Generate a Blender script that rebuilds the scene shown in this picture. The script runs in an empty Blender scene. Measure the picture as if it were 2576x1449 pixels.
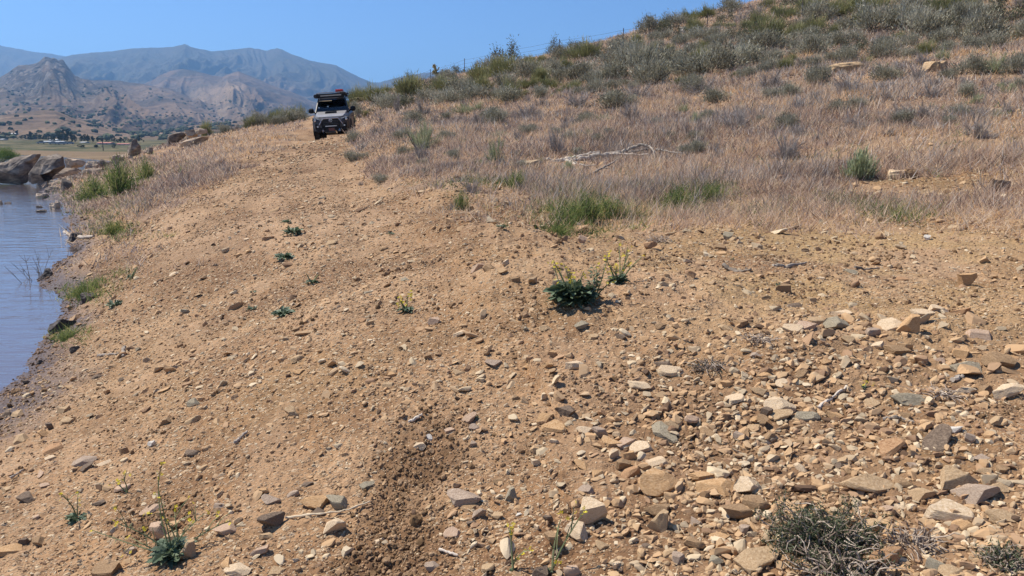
import bpy, math, random
import numpy as np
from mathutils import Vector, Matrix
scn = bpy.context.scene
COL = scn.collection
R_ = math.radians
# ------------------------------------------------------------------ camera, sky, sun, exposure
F = 2012.0                       # focal length in 2576-wide picture units
HZ = 368.0                       # row of the true horizon
PITCH = math.atan((724.5 - HZ) / F)
EYE = 1.6
WATER = -2.4                     # heights are measured from the eye
cam_d = bpy.data.cameras.new('camera')
cam = bpy.data.objects.new('camera', cam_d)
COL.objects.link(cam)
cam_d.sensor_width = 36.0
cam_d.lens = 36.0 * F / 2576.0
cam_d.clip_start = 0.05
cam_d.clip_end = 30000
cam.location = (0, 0, 0)
cam.rotation_euler = (math.pi / 2 - PITCH, 0, 0)
scn.camera = cam
SUN = Vector((-0.52, 0.20, 0.83)).normalized()
SUN_EL = math.asin(SUN.z)
SUN_AZ = math.atan2(SUN.x, SUN.y)
w = bpy.data.worlds.new('World')
scn.world = w
w.use_nodes = True
nt = w.node_tree
bg = nt.nodes['Background']
sky = nt.nodes.new('ShaderNodeTexSky')
sky.sky_type = 'NISHITA'
sky.sun_disc = False
sky.sun_elevation = SUN_EL
sky.sun_rotation = SUN_AZ
sky.altitude = 900
sky.air_density = 1.0
sky.dust_density = 0.0
sky.ozone_density = 4.5
tn = nt.nodes.new('ShaderNodeMix'); tn.data_type = 'RGBA'; tn.blend_type = 'MULTIPLY'; tn.inputs[0].default_value = 1.0
tn.inputs[7].default_value = (.78, .98, 1.22, 1)
nt.links.new(sky.outputs[0], tn.inputs[6]); nt.links.new(tn.outputs[2], bg.inputs[0])
bg.inputs[1].default_value = 0.083
sl = bpy.data.lights.new('sun', 'SUN')
sl.energy = 5.0
sl.angle = R_(0.53)
sl.color = (1.0, 0.935, 0.835)
so = bpy.data.objects.new('sun', sl)
COL.objects.link(so)
so.rotation_euler = SUN.to_track_quat('Z', 'Y').to_euler()
scn.view_settings.view_transform = 'Standard'
scn.view_settings.look = 'None'
scn.view_settings.exposure = 0.52
scn.view_settings.gamma = 1.0

# ------------------------------------------------------------------ small tools
def ray(u, v):
    X = (u - 1288.0) / F
    V = (v - 724.5) / F
    c, s = math.cos(PITCH), math.sin(PITCH)
    dy = c - V * s
    return X / dy, (-s - V * c) / dy          # x and z per metre of depth
def proj(x, y, z):
    c, s = math.cos(PITCH), math.sin(PITCH)
    d = y * c - z * s
    up = y * s + z * c
    d = np.maximum(d, 0.05)
    return 1288 + F * x / d, 724.5 - F * up / d
def _hash(ix, iy, iz, seed):
    h = (ix.astype(np.int64) * 374761393 + iy.astype(np.int64) * 668265263 + iz * 2147483647 + seed * 974634777) & 0xFFFFFFFF
    h = ((h ^ (h >> 13)) * 1274126177) & 0xFFFFFFFF
    h = (h ^ (h >> 16)) & 0xFFFFFFFF
    return h.astype(np.float64) / 4294967295.0
def vnoise(x, y, seed=0):
    x = np.asarray(x, float); y = np.asarray(y, float)
    ix = np.floor(x); iy = np.floor(y)
    fx = x - ix; fy = y - iy
    fx = fx * fx * fx * (fx * (fx * 6 - 15) + 10); fy = fy * fy * fy * (fy * (fy * 6 - 15) + 10)
    a = _hash(ix, iy, 0, seed); b = _hash(ix + 1, iy, 0, seed)
    c = _hash(ix, iy + 1, 0, seed); d = _hash(ix + 1, iy + 1, 0, seed)
    return (a + (b - a) * fx + (c - a) * fy + (a - b - c + d) * fx * fy) * 2 - 1
def fbm(x, y, o=4, seed=0, g=0.5):
    s = 0; a = 1; t = 0
    for i in range(o):
        s = s + a * vnoise(x * 2 ** i + 17.3 * i, y * 2 ** i - 9.1 * i, seed + i)
        t += a; a *= g
    return s / t
def ridged(x, y, o=4, seed=0):
    s = 0; a = 1; t = 0
    for i in range(o):
        s = s + a * (1 - 2 * np.abs(vnoise(x * 2 ** i + 7.7 * i, y * 2 ** i, seed + i)))
        t += a; a *= 0.5
    return s / t
def sst(a, b, x):
    t = np.clip((x - a) / (b - a), 0, 1)
    return t * t * (3 - 2 * t)
def inpoly(u, v, poly):
    u = np.asarray(u, float); v = np.asarray(v, float)
    r = np.zeros(u.shape, bool)
    n = len(poly)
    for i in range(n):
        x1, y1 = poly[i]; x2, y2 = poly[(i + 1) % n]
        if y1 == y2: continue
        c = ((y1 > v) != (y2 > v)) & (u < (x2 - x1) * (v - y1) / (y2 - y1) + x1)
        r ^= c
    return r
def gauss(u, v, cu, cv, su, sv):
    return np.exp(-(((u - cu) / su) ** 2 + ((v - cv) / sv) ** 2))
# ------------------------------------------------------------------ terrain
CP = []
def cp(u, v, d):
    X, Z = ray(u, v); CP.append((X * d, d, Z * d))
def cz(u, v, z):
    X, Z = ray(u, v); d = z / Z; CP.append((X * d, d, z)); return X * d, d
for u, v in [(0,975),(60,930),(100,880),(128,845),(150,800),(165,770),(130,735),(110,690),(160,655),(190,625),(175,598),(190,560),(170,530),(120,500)]:
    x, y = cz(u, v, WATER)
    if len(CP) % 3: CP.append((x - 2.2 - y * .05, y - .5, WATER - 0.75))
CP += [(-7.5, 4.0, -2.9), (-6.3, 5.5, -2.75), (-8, 0, -2.9), (-4.5, 2.2, -2.3), (0, 0, -1.6), (3, 0, -1.15), (-3, 0, -1.98), (0, -6, -1.8), (5, -5, -.9), (-8, -6, -3.1), (8, 2, -.1), (12, 5, 1.6)]
for u, v, d in [(0,1449,3.35),(1288,1449,2.75),(2576,1449,2.35),(650,1449,3.0),(1930,1449,2.5),
    (300,1000,5.9),(900,900,4.9),(1500,900,4.6),(2100,900,4.3),(2576,900,4.1),(1288,1150,3.6),(500,800,8.2),(1000,700,7.2),(1500,700,7.0),(2100,700,6.5),(2576,700,6.1),
    (400,650,11.5),(850,600,10.2),(1250,600,9.8),(1600,600,9.6),(2100,560,9.3),(2576,560,8.6),
    (300,540,20),(500,520,16),(700,500,15.5),(900,500,15),(1050,520,12.8),(1200,500,13.2),(1400,500,13.0),(1800,480,12.6),(2200,460,12.4),(2576,440,11.8),
    (650,430,22),(800,430,21.5),(910,440,20.5),(960,440,18.5),(1100,420,17.5),(1300,400,17),(1500,400,16.6),(1900,380,15.6),(2300,340,15.2),(2576,320,15),
    (720,385,29),(890,385,28),(930,370,26),(1050,340,25),(1250,320,23.5),(1500,300,23),(1800,280,21),(2200,240,20),(2576,200,20),
    (785,357,36),(895,345.5,36.2),(790,340,41),(890,328,41),(780,322,47),(870,312,47),(810,298,56),(930,318,34),(950,285,41),(1050,270,38),(1200,250,35),(1400,230,34),(1700,200,31),(2000,170,29),(2300,140,28),(2576,110,28),
    (930,258,52),(1060,236,52),(1250,200,48),(1450,170,46),(1700,130,42),(2000,95,39),(2300,60,37),(2576,20,36),
    (2021,46,46),(1780,85,50),(1568,122,54),(1407,148,58),(1264,172,63),(1168,190,70),(1082,210,78),(1010,226,86),(900,262,70),
    (1850,25,62),(1700,55,62),(1500,115,66),(1350,148,70),(2100,-10,56),(2576,-130,50),(1240,178,78),(1150,196,84),
    (600,395,28),(500,425,27),(420,455,27),(330,480,28),(250,510,29),(200,505,34),
    (700,345,40),(620,365,38),(520,390,38),(420,420,38),(330,440,40),(250,450,44),(180,458,52),
    (730,312,52),(650,322,56),(580,335,56),(500,352,56),(430,365,55),(350,392,53),(300,408,52),(240,430,52)]:
    cp(u, v, d)
CP += [(-28, 75, -3.2), (-20, 78, -2.3), (-38, 62, -3.2), (-45, 45, -3.6), (-30, 30, -3.6), (-24, 20, -3.5), (-50, 90, -3.6), (-25, 100, -3.4), (-12, 95, 0), (-30, 10, -4), (-60, 60, -3.8), (30, 20, 8), (45, 45, 15), (35, 80, 16), (20, 110, 9), (0, 110, 4), (20, -5, 3)]
CPA = np.array(CP)
def _rbf_fit(P, lam):
    n = len(P)
    d2 = (P[:, None, 0] - P[None, :, 0]) ** 2 + (P[:, None, 1] - P[None, :, 1]) ** 2
    K = 0.5 * d2 * np.log(d2 + 1e-9)
    # let far points (poorly known) bend more easily than the near ones
    rr = np.hypot(P[:, 0], P[:, 1])
    K += np.diag(lam * (0.3 + rr * 0.12))
    A = np.zeros((n + 3, n + 3)); A[:n, :n] = K
    A[:n, n] = 1; A[:n, n + 1] = P[:, 0]; A[:n, n + 2] = P[:, 1]
    A[n, :n] = 1; A[n + 1, :n] = P[:, 0]; A[n + 2, :n] = P[:, 1]
    b = np.zeros(n + 3); b[:n] = P[:, 2]
    return np.linalg.solve(A, b)
RW = _rbf_fit(CPA, 0.05)
def hrbf(x, y):
    x = np.asarray(x, float); y = np.asarray(y, float)
    sh = x.shape; x = x.ravel(); y = y.ravel()
    out = np.empty(x.size)
    n = len(CPA)
    for i in range(0, x.size, 60000):
        a = x[i:i + 60000]; b = y[i:i + 60000]
        d2 = (a[:, None] - CPA[None, :, 0]) ** 2 + (b[:, None] - CPA[None, :, 1]) ** 2
        out[i:i + 60000] = (0.5 * d2 * np.log(d2 + 1e-9)) @ RW[:n] + RW[n] + RW[n + 1] * a + RW[n + 2] * b
    return out.reshape(sh)
RUTS_OLD = [((-.40, 3.75), (-.66, 3.25)), ((-.66, 3.25), (-.72, 2.2)), ((.2, 4.2), (.12, 3.2)), ((-1.55, 4.6), (-1.15, 4.35))]
def segd(x, y, a, b):
    ax, ay = a; bx, by = b
    dx, dy = bx - ax, by - ay
    t = np.clip(((x - ax) * dx + (y - ay) * dy) / (dx * dx + dy * dy), 0, 1)
    return np.hypot(x - ax - t * dx, y - ay - t * dy)
RUTS = []
for _p, _q in (((1085, 1165), (985, 1285)), ((985, 1285), (1010, 1449)), ((850, 1390), (845, 1449)), ((365, 1235), (420, 1225))):
    _a, _b = ray(*_p), ray(*_q); _da, _db = -1.62 / (_a[1] - .0), -1.62 / _b[1]
    RUTS.append(((_a[0] * _da * .98, _da * .98), (_b[0] * _db * .98, _db * .98)))
def rutmask(x, y):
    x = np.asarray(x, float); y = np.asarray(y, float)
    q = 0.17 * fbm(x * 3.6, y * 3.6, 4, 71)
    m = np.exp(-(np.maximum(segd(x, y, *RUTS[0]) + q, 0) / .17) ** 2)
    m = np.maximum(m, .75 * np.exp(-(np.maximum(segd(x, y, *RUTS[1]) + q, 0) / .14) ** 2))
    m = np.maximum(m, np.exp(-(np.maximum(segd(x, y, *RUTS[2]) + q, 0) / .10) ** 2))
    m = np.maximum(m, .7 * np.exp(-(np.maximum(segd(x, y, *RUTS[3]) + q, 0) / .13) ** 2))
    return m
# where the car stands: the track tilts sideways here
from mathutils import Euler
_X, _Z = ray(842, 350)
CX, CY, CZ = _X * 42.0 + .12, 42.0, .227
CRZ, CSX, CSY = math.radians(7.6), .072, .05
def carplane(x, y):
    c, s = math.cos(CRZ), math.sin(CRZ)
    lx = (x - CX) * c + (y - CY) * s; ly = -(x - CX) * s + (y - CY) * c
    return lx, ly, CZ + CSX * lx + CSY * ly
_n = Vector((-CSX, -CSY, 1)).normalized(); _y = Vector((0, 1, CSY)).normalized(); _x = _y.cross(_n).normalized(); _y = _n.cross(_x)
_loc = Matrix((( _x.x, _y.x, _n.x, 0), (_x.y, _y.y, _n.y, 0), (_x.z, _y.z, _n.z, 0), (0, 0, 0, 1)))
CARROT = Matrix.Rotation(CRZ, 4, 'Z') @ _loc
CARC = Vector((CX, CY, CZ - .015))
BANK = []
for _u, _v in [(1300, 900), (1190, 760), (1110, 650), (1030, 550), (965, 470), (925, 410), (912, 370)]:
    _a = ray(_u, _v)
    _t = np.geomspace(2, 60, 900); _k = np.nonzero(_a[1] * _t < hrbf(_a[0] * _t, _t))[0][0]; BANK.append((_a[0] * _t[_k], _t[_k]))
BANK.append((CX + 1.9, 40.0))
def bankd(x, y):
    x = np.asarray(x, float); y = np.asarray(y, float)
    best = np.full(x.shape, 1e9); side = np.zeros(x.shape)
    for (ax, ay), (bx, by) in zip(BANK[:-1], BANK[1:]):
        d = segd(x, y, (ax, ay), (bx, by)); cr = (bx - ax) * (y - ay) - (by - ay) * (x - ax)
        s = np.where(cr < 0, d, -d)
        m = d < best; best = np.where(m, d, best); side = np.where(m, s, side)
    return best, side
def hbase(x, y):
    z = hrbf(x, y)
    lx, ly, pz = carplane(x, y)
    wc = np.exp(-(np.maximum(np.abs(lx) - 1.1, 0) / .9) ** 2 - (np.maximum(np.abs(ly) - 2.0, 0) / 1.6) ** 2)
    z = z + (pz - z) * wc
    r = np.hypot(x, y)
    z = np.clip(z, -4.2, 17)
    az = np.arctan2(x, y)
    tgt = np.where(az < -0.15, -3.4, -2.6)
    return z + (tgt - z) * sst(92, 126, r)
def height(x, y):
    x = np.asarray(x, float); y = np.asarray(y, float)
    z = hbase(x, y)
    r = np.hypot(x, y)
    shore = np.exp(-((z - WATER) / .22) ** 2)
    d, sd = bankd(x, y)
    tk = 1 - .7 * sst(-3.6, -2.8, sd) * sst(.1, -.4, sd) * sst(3.5, 6, y) * sst(44, 38, y)
    z = z + tk * (.10 * fbm(x * .35, y * .35, 2, 3) * np.clip(r / 14, 0.15, 1) + .055 * fbm(x * .9, y * .9, 3, 5) * (0.6 + 1.0 * shore))
    near = np.clip(1.6 - r / 30, 0.25, 1)
    z = z + near * (.016 * fbm(x * 4, y * 4, 3, 9) + .0095 * ridged(x * 11, y * 11, 2, 13) + .0065 * vnoise(x * 31, y * 31, 15))
    z = z + .06 * shore * fbm(x * 2.2, y * 2.2, 3, 25)
    rm = rutmask(x, y)
    z = z - .03 * rm + rm * .026 * ridged(x * 10, y * 10, 3, 31) + rm * .014 * fbm(x * 30, y * 30, 2, 33)
    # worn cut bank on the uphill side of the track
    bk = sst(-.25, .45, sd + .35 * fbm(x * .9, y * .9, 3, 43)) * sst(4.5, .6, sd) * sst(3.2, 6.5, y) * sst(40, 34, y) * (d < 9)
    z = z + bk * (.20 + .10 * fbm(x * 1.3, y * 1.3, 4, 44) + .04 * ridged(x * 3.5, y * 3.5, 3, 45))
    # faint wheel tracks
    for off in (-.75, -2.45):
        z = z - .055 * np.exp(-((sd - off + .15 * fbm(x * .5, y * .5, 2, 46)) / .22) ** 2) * sst(5, 9, y) * sst(40, 36, y)
    # the bulldozed berm of rubble, lower right
    bm = np.exp(-((y - (3.9 + .25 * x)) / .45) ** 2) * sst(.7, 1.6, x) * (1 - sst(5, 8, x))
    z = z + bm * (.05 + .03 * fbm(x * 3.1, y * 3.1, 3, 41))
    return z
def hit(u, v, fn=None, dmin=1.4, dmax=118.0):
    X, Z = ray(u, v)
    t = np.geomspace(dmin, dmax, 500)
    h = (fn or hbase)(X * t, t)
    k = np.nonzero(Z * t < h)[0]
    if len(k) == 0: return None
    j = max(k[0], 1)
    t2 = np.linspace(t[j - 1], t[j], 24)
    h = height(X * t2, t2) if fn is None else fn(X * t2, t2)
    k = np.nonzero(Z * t2 < h)[0]
    d = t2[k[0]] if len(k) else t2[-1]
    return Vector((X * d, d, float(height(np.array([X * d]), np.array([d]))[0])))
def gz(x, y): return float(height(np.array([x]), np.array([y]))[0])
# picture-known zones turned into world masks through the projection of the ground point
GRASS_R = [(905,330),(915,400),(930,450),(1000,492),(1130,470),(1280,505),(1380,545),(1600,560),(1790,535),(2080,490),(2300,455),(2620,415),(3400,330),(4200,-900),(-400,-900),(500,100),(860,240),(890,290)]
GRASS_L = [(770,300),(735,330),(705,352),(640,385),(575,430),(500,468),(440,500),(330,540),(215,545),(160,500),(150,470),(240,420),(330,380),(500,300)]
def zones(x, y, z=None):
    if z is None: z = height(x, y)
    u, v = proj(x, y, z)
    wob = 60 * fbm(x * .9, y * .9, 4, 51)
    gr = inpoly(u + wob, v + wob * .6, GRASS_R)
    gl = inpoly(u + wob, v + wob * .5, GRASS_L)
    return u, v, gr, gl

def strata(x, y):
    a = .30
    p = x * math.cos(a) + y * math.sin(a); q = -x * math.sin(a) + y * math.cos(a)
    return fbm(p * 1.25, q * .5, 4, 141) + .35 * fbm(p * 3.6, q * 1.5, 2, 142)
# ------------------------------------------------------------------ mesh accumulation
class Acc:
    def __init__(s): s.v = []; s.f = []; s.t = []; s.n = 0
    def add(s, V, Fc, t=0.5):
        V = np.asarray(V, float).reshape(-1, 3); Fc = np.asarray(Fc, np.int64).reshape(-1, 3)
        s.v.append(V); s.f.append(Fc + s.n)
        s.t.append(np.broadcast_to(np.asarray(t, float), (len(V),)))
        s.n += len(V)
    def mesh(s, name, smooth=False):
        V = np.concatenate(s.v); Fc = np.concatenate(s.f); T = np.concatenate(s.t)
        return rawmesh(name, V, Fc, {'tint': T}, smooth)
    def obj(s, name, mat, parent=None, smooth=False):
        o = bpy.data.objects.new(name, s.mesh(name, smooth))
        o.data.materials.append(mat); COL.objects.link(o)
        if parent: o.parent = parent
        return o
def rawmesh(name, V, Fc, attrs=None, smooth=False):
    me = bpy.data.meshes.new(name)
    k = Fc.shape[1]
    me.vertices.add(len(V)); me.vertices.foreach_set('co', V.astype(np.float32).ravel())
    me.loops.add(Fc.size); me.loops.foreach_set('vertex_index', Fc.astype(np.int32).ravel())
    me.polygons.add(len(Fc)); me.polygons.foreach_set('loop_start', (np.arange(len(Fc)) * k).astype(np.int32))
    me.polygons.foreach_set('use_smooth', np.full(len(Fc), smooth))
    for a, t in (attrs or {}).items():
        at = me.attributes.new(a, 'FLOAT', 'POINT'); at.data.foreach_set('value', np.asarray(t, np.float32))
    me.update(calc_edges=True)
    return me
def tag(o, label, cat, group=None, kind=None):
    if label: o['label'] = label
    if cat: o['category'] = cat
    if group: o['group'] = group
    if kind: o['kind'] = kind
    return o
def empty(name, loc=(0, 0, 0), rz=0, label=None, cat=None, group=None):
    o = bpy.data.objects.new(name, None); COL.objects.link(o)
    o.empty_display_size = .2
    o.location = loc; o.rotation_euler = (0, 0, rz)
    return tag(o, label, cat, group)
def mobj(name, me, mat=None, parent=None, loc=None):
    o = bpy.data.objects.new(name, me); COL.objects.link(o)
    if mat and not me.materials: me.materials.append(mat)
    if parent: o.parent = parent
    if loc is not None: o.location = loc
    return o
BOXF = np.array([(0,1,3),(0,3,2),(4,6,7),(4,7,5),(0,4,5),(0,5,1),(2,3,7),(2,7,6),(0,2,6),(0,6,4),(1,5,7),(1,7,3)])
def box(acc, c, s, rot=None, t=.5, taper=1.0):
    V = np.array([(x, y, z) for z in (-.5, .5) for y in (-.5, .5) for x in (-.5, .5)])
    V = V[:, :] * np.array(s)
    V[4:, :2] *= taper
    if rot is not None: V = V @ np.array(Matrix(rot).to_3x3()).T if not isinstance(rot, np.ndarray) else V @ rot.T
    acc.add(V + np.array(c), BOXF, t)
def euler(rx, ry, rz):
    from mathutils import Euler
    return np.array(Euler((rx, ry, rz)).to_matrix())
def tube(acc, P, rad, sides=5, t=.5, cap=True):
    P = np.asarray(P, float); n = len(P)
    rad = np.broadcast_to(np.asarray(rad, float), (n,))
    T = np.gradient(P, axis=0); T /= np.linalg.norm(T, axis=1)[:, None] + 1e-12
    up = np.array([0, 0, 1.0]) if abs(T[0][2]) < .9 else np.array([1.0, 0, 0])
    A = np.cross(T, up); A /= np.linalg.norm(A, axis=1)[:, None] + 1e-9
    B = np.cross(T, A)
    a = np.arange(sides) * 2 * math.pi / sides
    V = P[:, None] + rad[:, None, None] * (A[:, None] * np.cos(a)[None, :, None] + B[:, None] * np.sin(a)[None, :, None])
    V = V.reshape(-1, 3)
    i = np.arange(n - 1)[:, None] * sides; j = np.arange(sides)[None]
    a0 = i + j; a1 = i + (j + 1) % sides
    Fc = np.concatenate([np.stack([a0, a1, a1 + sides], -1).reshape(-1, 3), np.stack([a0, a1 + sides, a0 + sides], -1).reshape(-1, 3)])
    if cap:
        k = len(V); V = np.vstack([V, P[0], P[-1]]); q = np.arange(sides)
        Fc = np.vstack([Fc, np.stack([np.full(sides, k), (q + 1) % sides, q], -1), np.stack([np.full(sides, k + 1), (n - 1) * sides + q, (n - 1) * sides + (q + 1) % sides], -1)])
    acc.add(V, Fc, t)
def lathe(acc, prof, axis='x', c=(0, 0, 0), seg=24, t=.5):
    prof = np.asarray(prof, float)                   # (radius, along)
    a = np.arange(seg) * 2 * math.pi / seg
    n = len(prof)
    r = prof[:, 0][:, None]; l = np.broadcast_to(prof[:, 1][:, None], (n, seg))
    p, q = r * np.cos(a), r * np.sin(a)
    V = {'x': (l, p, q), 'y': (p, l, q), 'z': (p, q, l)}[axis]
    V = np.stack(V, -1).reshape(-1, 3) + np.array(c)
    i = np.arange(n - 1)[:, None] * seg; j = np.arange(seg)[None]
    a0 = i + j; a1 = i + (j + 1) % seg
    acc.add(V, np.concatenate([np.stack([a0, a1, a1 + seg], -1).reshape(-1, 3), np.stack([a0, a1 + seg, a0 + seg], -1).reshape(-1, 3)]), t)
def blades(acc, B, D, L, W, t, bend=.3, rng=None, segs=1):
    """thin leaf or grass blades: base B, unit direction D, length L, width W"""
    n = len(B)
    L = np.broadcast_to(np.asarray(L, float), (n,)); W = np.broadcast_to(np.asarray(W, float), (n,)); t = np.broadcast_to(np.asarray(t, float), (n,))
    rnd = rng.normal(size=(n, 3))
    S = np.cross(D, rnd); S /= np.linalg.norm(S, axis=1)[:, None] + 1e-9
    side = S * (W / 2)[:, None]
    hor = rnd * np.array([1, 1, .1]); hor /= np.linalg.norm(hor, axis=1)[:, None]
    if segs == 1:
        tip = B + D * L[:, None] + hor * (L * bend * .5)[:, None]
        V = np.stack([B - side, B + side, tip], 1).reshape(-1, 3)
        Fc = np.arange(3 * n).reshape(-1, 3)
        acc.add(V, Fc, np.repeat(t, 3))
    else:
        mid = B + D * (L * .55)[:, None]
        tip = B + D * (L * .95)[:, None] + hor * (L * bend)[:, None]
        V = np.stack([B - side * .7, B + side * .7, mid + side, mid - side, tip], 1).reshape(-1, 3)
        b = np.arange(n)[:, None] * 5
        Fc = np.stack([b + [0, 1, 2], b + [0, 2, 3], b + [3, 2, 4]], 1).reshape(-1, 3)
        acc.add(V, Fc, np.repeat(t, 5))
def unit(a): return a / (np.linalg.norm(a, axis=-1, keepdims=True) + 1e-9)
# ------------------------------------------------------------------ rocks
def ico(sub):
    p = (1 + 5 ** .5) / 2
    V = [(-1,p,0),(1,p,0),(-1,-p,0),(1,-p,0),(0,-1,p),(0,1,p),(0,-1,-p),(0,1,-p),(p,0,-1),(p,0,1),(-p,0,-1),(-p,0,1)]
    Fc = [(0,11,5),(0,5,1),(0,1,7),(0,7,10),(0,10,11),(1,5,9),(5,11,4),(11,10,2),(10,7,6),(7,1,8),(3,9,4),(3,4,2),(3,2,6),(3,6,8),(3,8,9),(4,9,5),(2,4,11),(6,2,10),(8,6,7),(9,8,1)]
    V = [np.array(v) / np.linalg.norm(v) for v in V]
    for _ in range(sub):
        c = {}; nf = []
        def m(a, b):
            k = (min(a, b), max(a, b))
            if k not in c:
                q = V[a] + V[b]; V.append(q / np.linalg.norm(q)); c[k] = len(V) - 1
            return c[k]
        for a, b, d in Fc:
            x, y, z = m(a, b), m(b, d), m(d, a)
            nf += [(a, x, z), (b, y, x), (d, z, y), (x, y, z)]
        Fc = nf
    return np.array(V), np.array(Fc)
ICO = [ico(i) for i in range(5)]
def n3(P, s, seed):
    P = P * s
    return (vnoise(P[:, 0] + 3.1, P[:, 1], seed) + vnoise(P[:, 1], P[:, 2] + 8.2, seed + 1) + vnoise(P[:, 2], P[:, 0] - 5.5, seed + 2)) / 1.6
def rockv(rng, sub=2, planes=9, flat=.5, elong=1.3, rough=.04, cut=(.45, .85)):
    V, Fc = ICO[sub]
    P = V.copy() * 1.15
    for k in range(planes):
        n = rng.normal(size=3) * np.array([1, 1, .8]); n /= np.linalg.norm(n)
        d = rng.uniform(*cut)
        s = P @ n
        P = P - np.outer(np.maximum(s - d, 0), n)
    # two nearly parallel bedding planes make slabs
    n = unit(np.array([rng.normal() * .12, rng.normal() * .12, 1.0]))
    for sg in (1, -1):
        s = P @ (n * sg); P = P - np.outer(np.maximum(s - rng.uniform(.5, .75), 0), n * sg)
    P = P * (1 + rough * n3(P, 2.2, int(rng.integers(999)))[:, None])
    P += unit(V) * (rough * .5 * n3(P, 6, int(rng.integers(999))))[:, None]
    P = P / np.abs(P).max(0)
    return P * np.array([1.0, 1 / elong, flat]), Fc
QUAL = 1.0
HAZE = 0.00013
# ------------------------------------------------------------------ materials
def newmat(name):
    m = bpy.data.materials.new(name); m.use_nodes = True
    return m, m.node_tree, m.node_tree.nodes['Principled BSDF']
def N(nt, k, **kw):
    n = nt.nodes.new(k)
    for a, b in kw.items():
        if a == 'ins':
            for i, x in b.items():
                n.inputs[i].default_value = x
        else: setattr(n, a, b)
    return n
def ramp(nt, stops, src=None, interp='LINEAR'):
    r = N(nt, 'ShaderNodeValToRGB'); r.color_ramp.interpolation = interp
    e = r.color_ramp.elements
    while len(e) < len(stops): e.new(0.5)
    for i, (p, c) in enumerate(stops):
        e[i].position = p; e[i].color = (*c, 1) if len(c) == 3 else c
    if src is not None: nt.links.new(src, r.inputs[0])
    return r
def noise(nt, co, scale, det=4, rough=.55, dist=0):
    n = N(nt, 'ShaderNodeTexNoise', ins={'Scale': scale, 'Detail': det, 'Roughness': rough, 'Distortion': dist})
    nt.links.new(co, n.inputs['Vector']); return n
def mix(nt, fac, a, b, typ='MIX'):
    m = N(nt, 'ShaderNodeMix', data_type='RGBA', blend_type=typ)
    for x, i in ((fac, 0), (a, 6), (b, 7)):
        if isinstance(x, (int, float)): m.inputs[i].default_value = x
        elif isinstance(x, tuple): m.inputs[i].default_value = (*x, 1)
        else: nt.links.new(x, m.inputs[i])
    return m.outputs[2]
def math_(nt, op, a, b=None, clamp=False):
    m = N(nt, 'ShaderNodeMath', operation=op, use_clamp=clamp)
    for x, i in ((a, 0), (b, 1)):
        if x is None: continue
        if isinstance(x, (int, float)): m.inputs[i].default_value = x
        else: nt.links.new(x, m.inputs[i])
    return m.outputs[0]
def attr(nt, name): return N(nt, 'ShaderNodeAttribute', attribute_name=name).outputs['Fac']
def tintmat(name, stops, rough=.85, trans=0.0, var=.25, scale=3.0, spec=.2):
    """colour from the per-piece tint value plus a little noise"""
    m, nt, p = newmat(name)
    oi = N(nt, 'ShaderNodeObjectInfo')
    co = N(nt, 'ShaderNodeTexCoord').outputs['Object']
    nz = noise(nt, co, scale, 3)
    s = math_(nt, 'ADD', attr(nt, 'tint'), math_(nt, 'MULTIPLY', math_(nt, 'SUBTRACT', nz.outputs[0], .5), var))
    s = math_(nt, 'ADD', s, math_(nt, 'MULTIPLY', math_(nt, 'SUBTRACT', oi.outputs['Random'], .5), .16))
    r = ramp(nt, stops, s)
    nt.links.new(r.outputs[0], p.inputs['Base Color'])
    p.inputs['Roughness'].default_value = rough
    p.inputs['Specular IOR Level'].default_value = spec
    if trans:
        tr = N(nt, 'ShaderNodeBsdfTranslucent'); nt.links.new(r.outputs[0], tr.inputs[0])
        mx = N(nt, 'ShaderNodeMixShader'); mx.inputs[0].default_value = trans
        nt.links.new(p.outputs[0], mx.inputs[1]); nt.links.new(tr.outputs[0], mx.inputs[2])
        nt.links.new(mx.outputs[0], nt.nodes['Material Output'].inputs[0])
    return m
def rockmat(name, c1, c2, c3, scale=6, lay=1.0, bump=.4, tint=False, size=1.0, bands=None, spec=.25):
    m, nt, p = newmat(name)
    tc = N(nt, 'ShaderNodeTexCoord')
    co = tc.outputs['Object']
    oi = N(nt, 'ShaderNodeObjectInfo')
    mp = N(nt, 'ShaderNodeMapping'); nt.links.new(co, mp.inputs[0])
    mp.inputs['Scale'].default_value = (1, 1, 4 * lay)
    mp.inputs['Rotation'].default_value = (.25, .1, 0)
    va = N(nt, 'ShaderNodeVectorMath', operation='ADD'); nt.links.new(mp.outputs[0], va.inputs[0])
    sc = N(nt, 'ShaderNodeVectorMath', operation='SCALE'); sc.inputs[0].default_value = (37, 21, 13)
    nt.links.new(oi.outputs['Random'], sc.inputs['Scale']); nt.links.new(sc.outputs[0], va.inputs[1])
    nz = noise(nt, va.outputs[0], scale, 6, .62, .6)
    r = ramp(nt, [(.3, c1), (.5, c2), (.7, c3)], nz.outputs[0])
    nz2 = noise(nt, va.outputs[0], scale * 6, 4, .7)
    col = mix(nt, .7, r.outputs[0], ramp(nt, [(.25, (.45, .43, .42)), (.6, (1.15, 1.1, 1.05))], nz2.outputs[0]).outputs[0], 'MULTIPLY')
    nt.links.new(col, p.inputs['Base Color'])
    p.inputs['Roughness'].default_value = .88
    p.inputs['Specular IOR Level'].default_value = spec
    b = N(nt, 'ShaderNodeBump', ins={'Strength': bump, 'Distance': .02 * size})
    nt.links.new(math_(nt, 'ADD', nz.outputs[0], math_(nt, 'MULTIPLY', nz2.outputs[0], .5)), b.inputs['Height'])
    nt.links.new(b.outputs[0], p.inputs['Normal'])
    return m
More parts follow.
